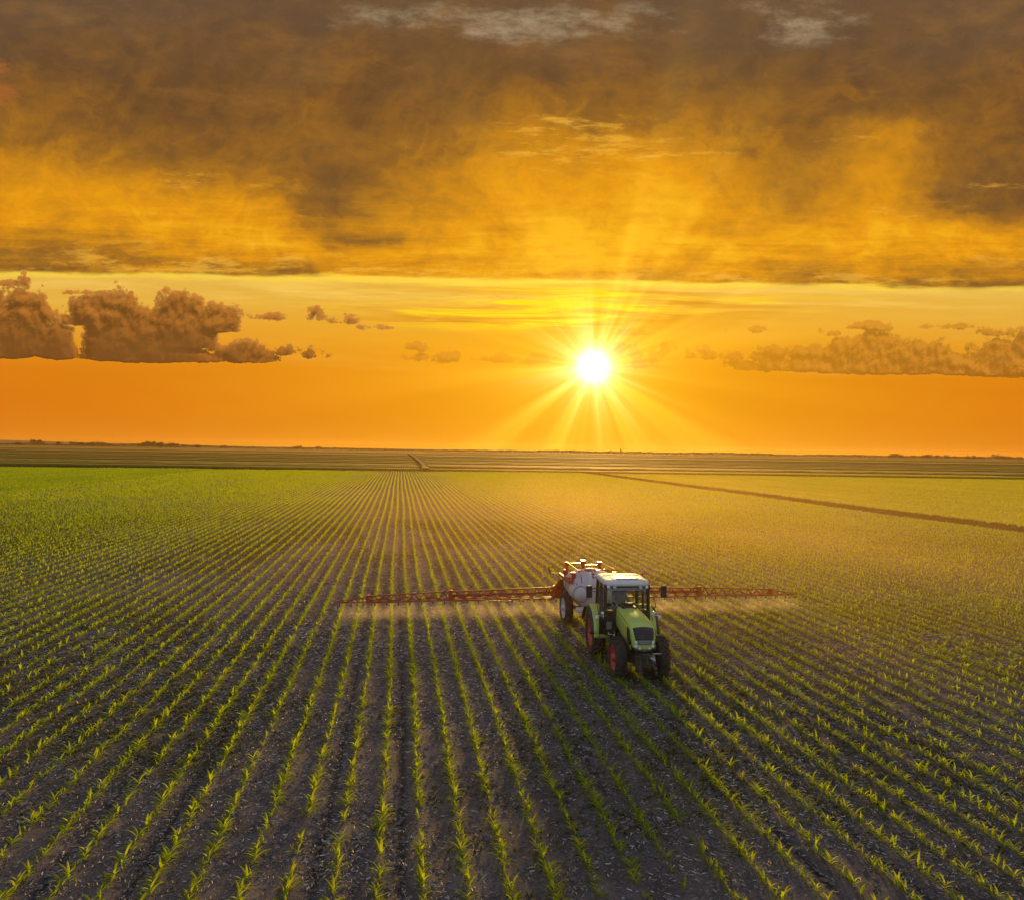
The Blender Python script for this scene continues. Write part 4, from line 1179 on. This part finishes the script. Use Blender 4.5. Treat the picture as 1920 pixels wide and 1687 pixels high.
    m = MB(); m.path([(-.42, -1.90, 1.40), (-.42, -1.92, 2.50)], .045, 10); m.obj('standpipe', M_WHITE, S)
    m = MB()
    for x in (-.18, .18): m.tube((x + .2, -2.0, .70), (x + .2, -1.82, 2.3), .02, 6)
    for k in range(6): z = .8 + k * .28; m.tube((.02, -1.99 + k * .03, z), (.38, -1.99 + k * .03, z), .016, 6)
    m.obj('ladder', M_CHROME, S)
    # --- lifting mast and centre frame of the boom
    m = MB()
    for sd in (-1, 1):
        m.box((sd * .46, 1.30, 1.25), (.12, .14, 1.35), .015)
        m.box((sd * .46, 1.30, 1.85), (.9 * .3, .12, .10), .01)
        m.tube((sd * .46, 1.05, .95), (sd * .46, 1.55, 1.30), .04, 8)
        m.prism([(sd * .62, .78), (sd * 1.16, .78), (sd * 1.08, 1.32), (sd * .92, 1.62), (sd * .66, 1.70)], 'Y', 1.50, 1.56)
        m.box((sd * .86, 1.60, 1.24), (.26, .20, .12), .02); m.box((sd * .90, 1.62, .96), (.30, .16, .10), .02); m.tube((sd * .75, 1.62, 1.56), (sd * 1.25, 1.66, 1.16), .035, 8)
        m.box((sd * 1.12, 1.64, 1.04), (.12, .20, .58), .015)
    m.box((0, 1.56, 1.68), (1.4, .10, .10), .01); m.box((0, 1.56, .84), (2.1, .12, .12), .01); m.box((0, 1.56, 1.26), (1.5, .10, .08), .01)
    for k in range(-3, 3): m.tube((k * .22, 1.56, .86), ((k + 1) * .22, 1.56, 1.26), .022, 6)
    m.obj('boom_mast', M_RED, S)
    m = MB(); m.box((-.72, 1.46, 1.50), (.30, .14, .30), .03); m.box((-.70, 1.44, 1.14), (.22, .12, .18), .03)
    m.path([(-.80, 1.5, 1.55), (-.98, 1.46, 1.78), (-.74, 1.40, 1.86), (-.60, 1.3, 1.5)], .024, 6); m.path([(-.9, 1.5, 1.2), (-1.2, 1.55, 1.42), (-1.35, 1.6, 1.1)], .02, 6); m.obj('valve_block', M_HOSE, S)
    m = MB(); m.path([(-.85, 1.48, 1.86), (-1.30, 1.44, 1.92), (-1.40, 1.43, 1.98), (-1.42, 1.42, 2.26)], .022, 6); m.obj('hose_holder', M_HOSE, S)
    # --- boom wings
    def wing(sd):
        r_ = random.Random(5)
        m = MB(); y = BOOM_Y; z = BOOM_Z
        def top(x):      # height of the upper chord
            pts = [(1.15, .46), (5.75, .34), (5.8, .36), (9.35, .24), (9.45, .17), (10.55, .07)]
            for (a, ha), (b, hb) in zip(pts, pts[1:]):
                if x <= b: return ha + (hb - ha) * (x - a) / (b - a)
            return pts[-1][1]
        sag = lambda x: -.05 * (x / 10.6) ** 2
        P = lambda x, dy, h: (sd * x, y + dy, z + h + sag(x))
        secs = [(1.15, 5.70, .042), (5.88, 9.30, .035), (9.44, 10.68, .025)]
        for si, (a, b, r) in enumerate(secs):
            dy = (.15, .11, .04)[si]
            m.tube(P(a, 0, top(a)), P(b, 0, top(b - .001)), r, 4)
            m.tube(P(a, -dy, 0), P(b, -dy, 0), r, 4); m.tube(P(a, dy, 0), P(b, dy, 0), r * .9, 4)
            if si == 0: m.tube(P(a, 0, top(a) * .52), P(b, 0, top(b) * .52), .055, 8)
            n = (9, 8, 3)[si]
            for k in range(n):
                x0 = a + (b - a) * k / n; x1 = a + (b - a) * (k + .5) / n; x2 = a + (b - a) * (k + 1) / n
                for d_ in (-dy, dy):
                    m.tube(P(x0, d_, 0), P(x1, 0, top(x1)), .021, 4); m.tube(P(x1, 0, top(x1)), P(x2, d_, 0), .021, 4)
                m.tube(P(x0, -dy, 0), P(x2, dy, 0), .015, 4)
        wg = m.obj('boom_wing', M_RED, S)
        for x, h in ((5.79, .40), (9.37, .27)):
            q = MB(); q.box((sd * x, y, z + h / 2 + sag(x)), (.16 if h > .3 else .12, .30, h + .06), .015); q.tube(P(x, -.16, h * .5), P(x, .16, h * .5), .05, 10); q.box(P(x - .1, 0, h * .9), (.3, .08, .07), .01); q.obj('hinge_bracket', M_RED, wg)
        q = MB()
        pts = []
        for k in range(44):
            x = 1.2 + k * .215; pts.append(P(x, -.10, .10 + .06 * math.sin(k * 1.3) + r_.uniform(-.02, .02)))
        q.path(pts, .014, 5)
        q.path([P(5.5, -.06, .3), P(5.62, -.08, .47), P(5.8, -.08, .52), P(5.98, -.08, .46), P(6.1, -.06, .28)], .016, 5); q.obj('hose', M_HOSE, wg)
        q = MB(); q.tube(P(1.2, -.17, -.045), P(10.5, -.06, -.045), .014, 6); q.obj('spray_line', M_CHROME, wg)
        nz = None
        for k in range(20):
            x = 1.0 + k * .5 + .05
            if nz is None:
                q = MB(); q.lathe([(.0, .001), (.0, .022), (-.05, .026), (-.055, .034), (-.085, .034), (-.10, .014), (-.115, .010), (-.115, .001)], (0, 0, 0), 'Z', 8); q.box((0, .02, .01), (.03, .06, .03), .006)
                nz = q.obj('nozzle', M_HOSE, wg); o = nz
            else:
                o = nz.copy(); COL.objects.link(o); o.parent = wg
            o.location = P(x, -.16, -.045)
        q = MB(); x = 8.9; q.path([P(x, 0, 0), P(x, 0, -.30)], .014, 5); q.box(P(x, 0, -.02), (.10, .10, .08), .015); q.obj('distance_sensor', M_RED, wg)
    wing(-1); wing(1)
build_sprayer()
def build_mist():
    m, N, out = new_mat('spray_mist')
    p = pos(N); X, Y, Z = N.sep(p)
    n1 = N.noise(p, .9, 4, .6); n2 = N.noise(p, 3.5, 3, .6)
    yy = (Y - (SY0 + BOOM_Y - .30) + (.8 - Z) * .5) * (1.0 / .60)
    fx = N.m('FRACT', (X - SX0 + 20.20) * 2.0) * .5 - .25; fw = (.80 - Z) * .75 + .05
    fan = N.m('EXPONENT', (fx * fx) / (fw * fw) * -1.0)
    den = fan * N.m('EXPONENT', yy * yy * -1.0) * N.smooth(.02, .35, Z) * N.rev(.55, .86, Z) * N.smooth(.34, .70, n1 * .6 + n2 * .4)
    edge = N.smooth(SX0 - 10.9, SX0 - 10.0, X) * N.rev(SX0 + 9.9, SX0 + 10.9, X)
    v = N.new('ShaderNodeVolumePrincipled'); v.inputs['Color'].default_value = (1, .93, .85, 1); v.inputs['Anisotropy'].default_value = .62
    N.put(v.inputs['Density'], den * edge * MIST); N.t.links.new(v.outputs[0], out.inputs[1])
    b = MB(); b.box((SX0, SY0 + BOOM_Y - .35, .45), (21.8, 2.6, .84)); b.obj('spray_mist', m)['kind'] = 'stuff'
MIST = .42
build_mist()
# ------------------------------------------------------------------ the horizon: trees, woods, poles, low hills, the farm track
ORD = ['first', 'second', 'third', 'fourth', 'fifth', 'sixth', 'seventh', 'eighth', 'ninth', 'tenth', 'eleventh', 'twelfth', 'thirteenth', 'fourteenth', 'fifteenth', 'sixteenth', 'seventeenth', 'eighteenth', 'nineteenth', 'twentieth']
def build_horizon():
    BARK = paint('bark', lin(64, 50, 38), .9, .1, 0)
    LEAF = leaf_mat('tree_leaf', lin(30, 36, 14), lin(48, 52, 18), lin(60, 62, 16), .25, .02)
    def crown_mesh(seed):
        r = np.random.default_rng(seed); n = 620
        # leaf clumps through several overlapping lobes
        lobes = r.normal(0, 1, (6, 3)) * np.array([.28, .28, .16]); lobes[:, 2] += .58; rad = r.uniform(.22, .36, 6)
        k = r.integers(0, 6, n); d = r.normal(0, 1, (n, 3)); d /= np.linalg.norm(d, axis=1)[:, None]
        c = lobes[k] + d * (rad[k] * r.random(n) ** .4)[:, None]
        a = r.normal(0, 1, (n, 3)); a /= np.linalg.norm(a, axis=1)[:, None]; b = np.cross(a, r.normal(0, 1, (n, 3))); b /= np.linalg.norm(b, axis=1)[:, None]
        s = r.uniform(.035, .075, n)[:, None]
        V = np.stack([c - a * s, c - b * s, c + a * s, c + b * s], 1).reshape(-1, 3)
        return mesh_np('crown', V, np.arange(n * 4).reshape(n, 4), LEAF, {'tint': np.repeat(r.random(n), 4)})
    def trunk_mesh():
        m = MB(); m.path([(0, 0, -.05), (.01, 0, .25), (-.01, .01, .55)], .035, 7, .015)
        for a in (0.3, 2.2, 4.4): m.path([(0, 0, .28), (.12 * math.cos(a), .12 * math.sin(a), .48), (.2 * math.cos(a), .2 * math.sin(a), .62)], .018, 5, .006)
        bmesh.ops.recalc_face_normals(m.bm, faces=m.bm.faces[:]); me = bpy.data.meshes.new('trunk'); m.bm.to_mesh(me); m.bm.free(); me.materials.append(BARK); return me
    crowns = [crown_mesh(40 + i) for i in range(5)]; trunk = trunk_mesh()
    def place(px, dist, py_off=0.0):
        u = px; x, y = ground(u, dist); return (x, y, 0)
    def tree(px, hpx, dist, label, group, i, wide=1.2):
        h = hpx * 1.4 * dist / FOC
        t = thing('tree', place(px, dist), label, 'tree', rng.uniform(0, 6.28), group); t.scale = (h * wide, h * wide, h)
        for nm, me in (('trunk', trunk), ('crown', crowns[i % 5])):
            o = bpy.data.objects.new(nm, me); COL.objects.link(o); o.parent = t
    left = [(36, 5.5), (70, 8.5), (110, 6.0), (142, 6.2), (152, 6.0), (166, 6.8), (178, 6.4), (192, 6.2), (206, 5.2), (262, 5.8), (277, 8.6), (285, 8.2), (301, 7.6), (318, 6.8), (329, 6.4), (346, 5.4), (372, 5.0), (420, 4.6), (556, 5.4), (597, 5.0)]
    for i, (x, h) in enumerate(left):
        size = 'small' if h < 6 else ('tall' if h > 8 else 'rounded')
        tree(x, h, 1750 + 60 * (i % 4), '%s dark tree, %s from the left on the horizon left of the sun' % (size, ORD[i]), 'trees on the horizon left of the sun', i, 1.5)
    right = [(1676, 6.6), (1687, 6.2), (1712, 4.6), (1734, 6.8), (1744, 5.8), (1757, 5.2), (1778, 5.6), (1790, 4.6), (1812, 5.4), (1822, 5.4), (1838, 4.2), (1872, 7.0), (1886, 5.6), (1894, 5.2), (1912, 4.6)]
    for i, (x, h) in enumerate(right):
        size = 'small' if h < 5 else ('tall' if h > 6.5 else 'rounded')
        tree(x + .0, h, 1900 + 70 * (i % 3), '%s dark tree, %s from the left on the horizon right of the sun' % (size, ORD[i]), 'trees on the horizon right of the sun', i + 2, 1.4)
    for i, (x, h) in enumerate([(1694, 9.5), (1771, 9.0), (1814, 12.0), (1847, 8.0), (1855, 9.0), (1860, 8.5), (1872, 13.0), (1877, 12.0)]):
        d = 2050.0; H = h * d / FOC; m = MB()
        m.path([(0, 0, -.5), (0, 0, H)], .45, 6, .22)
        o = m.obj('pole', BARK, None, loc=place(x, d)); o['category'] = 'pole'; o['group'] = 'poles above the trees on the horizon'
        o['label'] = 'thin bare pole above the horizon trees, %s of eight from the left' % ORD[i]
    m = MB(); d = 2300.0
    m.box((0, 0, 5), (4, 4, 11), .2); m.prism([(-2.4, 10.3), (2.4, 10.3), (0, 17.5)], 'Y', -2.4, 2.4)
    o = m.obj('tower', BARK, None, loc=place(1164, d)); o['category'] = 'tower'; o['label'] = 'tiny pointed tower on the horizon below the sun'
    # far woods that read as one mass
    pl = Pile()
    n = 52000
    u = rng.uniform(-500, 2500, n); dd = rng.uniform(2150, 2480, n)
    hmax = 2.0 + 7.5 * fbm(u * .012, u * 0 + 3, 4) ** 1.2 + 3.0 * fbm(u * .11, u * 0 + 9, 2)
    hmax *= np.where((u > 480) & (u < 1000), .75, 1.0)
    z = rng.random(n) ** .7 * hmax
    x, y = ground(u, dd)
    c = np.stack([x, y, z], 1); a = rng.normal(0, 1, (n, 3)); a /= np.linalg.norm(a, axis=1)[:, None]; b = np.cross(a, rng.normal(0, 1, (n, 3))); b /= np.linalg.norm(b, axis=1)[:, None]
    s = rng.uniform(.8, 1.9, n)[:, None]
    V = np.stack([c - a * s, c - b * s, c + a * s, c + b * s], 1).reshape(-1, 3)
    pl.add(V, np.arange(n * 4).reshape(n, 4), np.repeat(rng.random(n), 4))
    link('far_woods', pl.mesh('far_woods', LEAF), 'stuff', 'dark line of far woods along the horizon')
    # low hills behind, higher to the left
    hm = land_material('hill_land', lin(72, 74, 40), lin(90, 84, 46), (.004, .01))
    us = np.linspace(-700, 2700, 240); rows = []
    for k, (dd, f) in enumerate(((3200, 0), (3900, .8), (4600, 1.0), (5600, .0))):
        h = np.clip(26 - us * .040, 2, 40) * f + (fbm(us * .006, us * 0 + 20, 3) - .5) * 9 * f - .2
        x, y = ground(us, dd); rows.append(np.stack([x, y, h], 1))
    V = np.concatenate(rows); nx = len(us)
    i = (np.arange(3)[:, None] * nx + np.arange(nx - 1)[None]).ravel()
    link('hills', mesh_np('hills', V, np.stack([i, i + 1, i + 1 + nx, i + nx], 1), hm, smooth=True), 'structure')
    # farm track climbing away from the field's far edge
    tm = land_material('track_dirt', lin(112, 88, 36), lin(84, 70, 24))
    cl = [(799, 240), (797, 262), (794, 300), (789, 360), (783, 450), (778, 560), (772, 720), (768, 900)]
    V = []
    for (u, d) in cl:
        x, y = ground(u, d); w = 1.2 + (d - 240) * .002
        for k in (-1, -.35, .35, 1): V.append((x + RT.x * w * k, y + RT.y * w * k, 1.06 if abs(k) < 1 else 1.0))
    F = [(r * 4 + k, r * 4 + k + 1, r * 4 + 5 + k, r * 4 + 4 + k) for r in range(len(cl) - 1) for k in range(3)]
    b = len(V); V += [(x, y, -.1) for x, y, z in V]
    for r in range(len(cl) - 1):
        for k in (0, 3): F.append((r * 4 + k, r * 4 + 4 + k, b + r * 4 + 4 + k, b + r * 4 + k))
    F.append((0, 1, b + 1, b)); F.append((1, 2, b + 2, b + 1)); F.append((2, 3, b + 3, b + 2))
    link('farm_track', mesh_np('farm_track', V, F, tm), 'structure')
build_horizon()
# ------------------------------------------------------------------ drifting spray, with extra volume added for a golden glow over the field
def build_drift_glow():
    m, N, out = new_mat('spray_drift_glow'); p = pos(N); X, Y, Z = N.sep(p)
    n1 = N.noise(N.vec(X * .07, Y * .035, Z * .2), 1.0, 4, .6)
    g = (N.gauss(X, Y, 19.0, 58.0, 17.0, 30.0) * N.smooth(28.0, 38.0, Y) + N.gauss(X, Y, 30.0, 40.0, 18.0, 18.0) * .8 + N.gauss(X, Y, 40.0, 90.0, 26.0, 50.0) * .25 + N.gauss(X, Y, 21.0, 24.0, 9.0, 8.0) * .9)
    den = g * N.m('EXPONENT', Z * -.30) * (.35 + .65 * N.smooth(.25, .75, n1)) * N.rev(5.0, 7.4, Z) * N.smooth(17.0, 27.0, Y + X * .25)
    v = N.new('ShaderNodeVolumePrincipled'); v.inputs['Color'].default_value = (1, .66, .22, 1); v.inputs['Anisotropy'].default_value = .50
    N.put(v.inputs['Density'], den * DRIFT_GLOW); N.t.links.new(v.outputs[0], out.inputs[1])
    b = MB(); b.box((26, 112, 3.65), (104, 192, 7.5)); b.obj('spray_drift_glow', m)['kind'] = 'stuff'
DRIFT_GLOW = .0105
build_drift_glow()
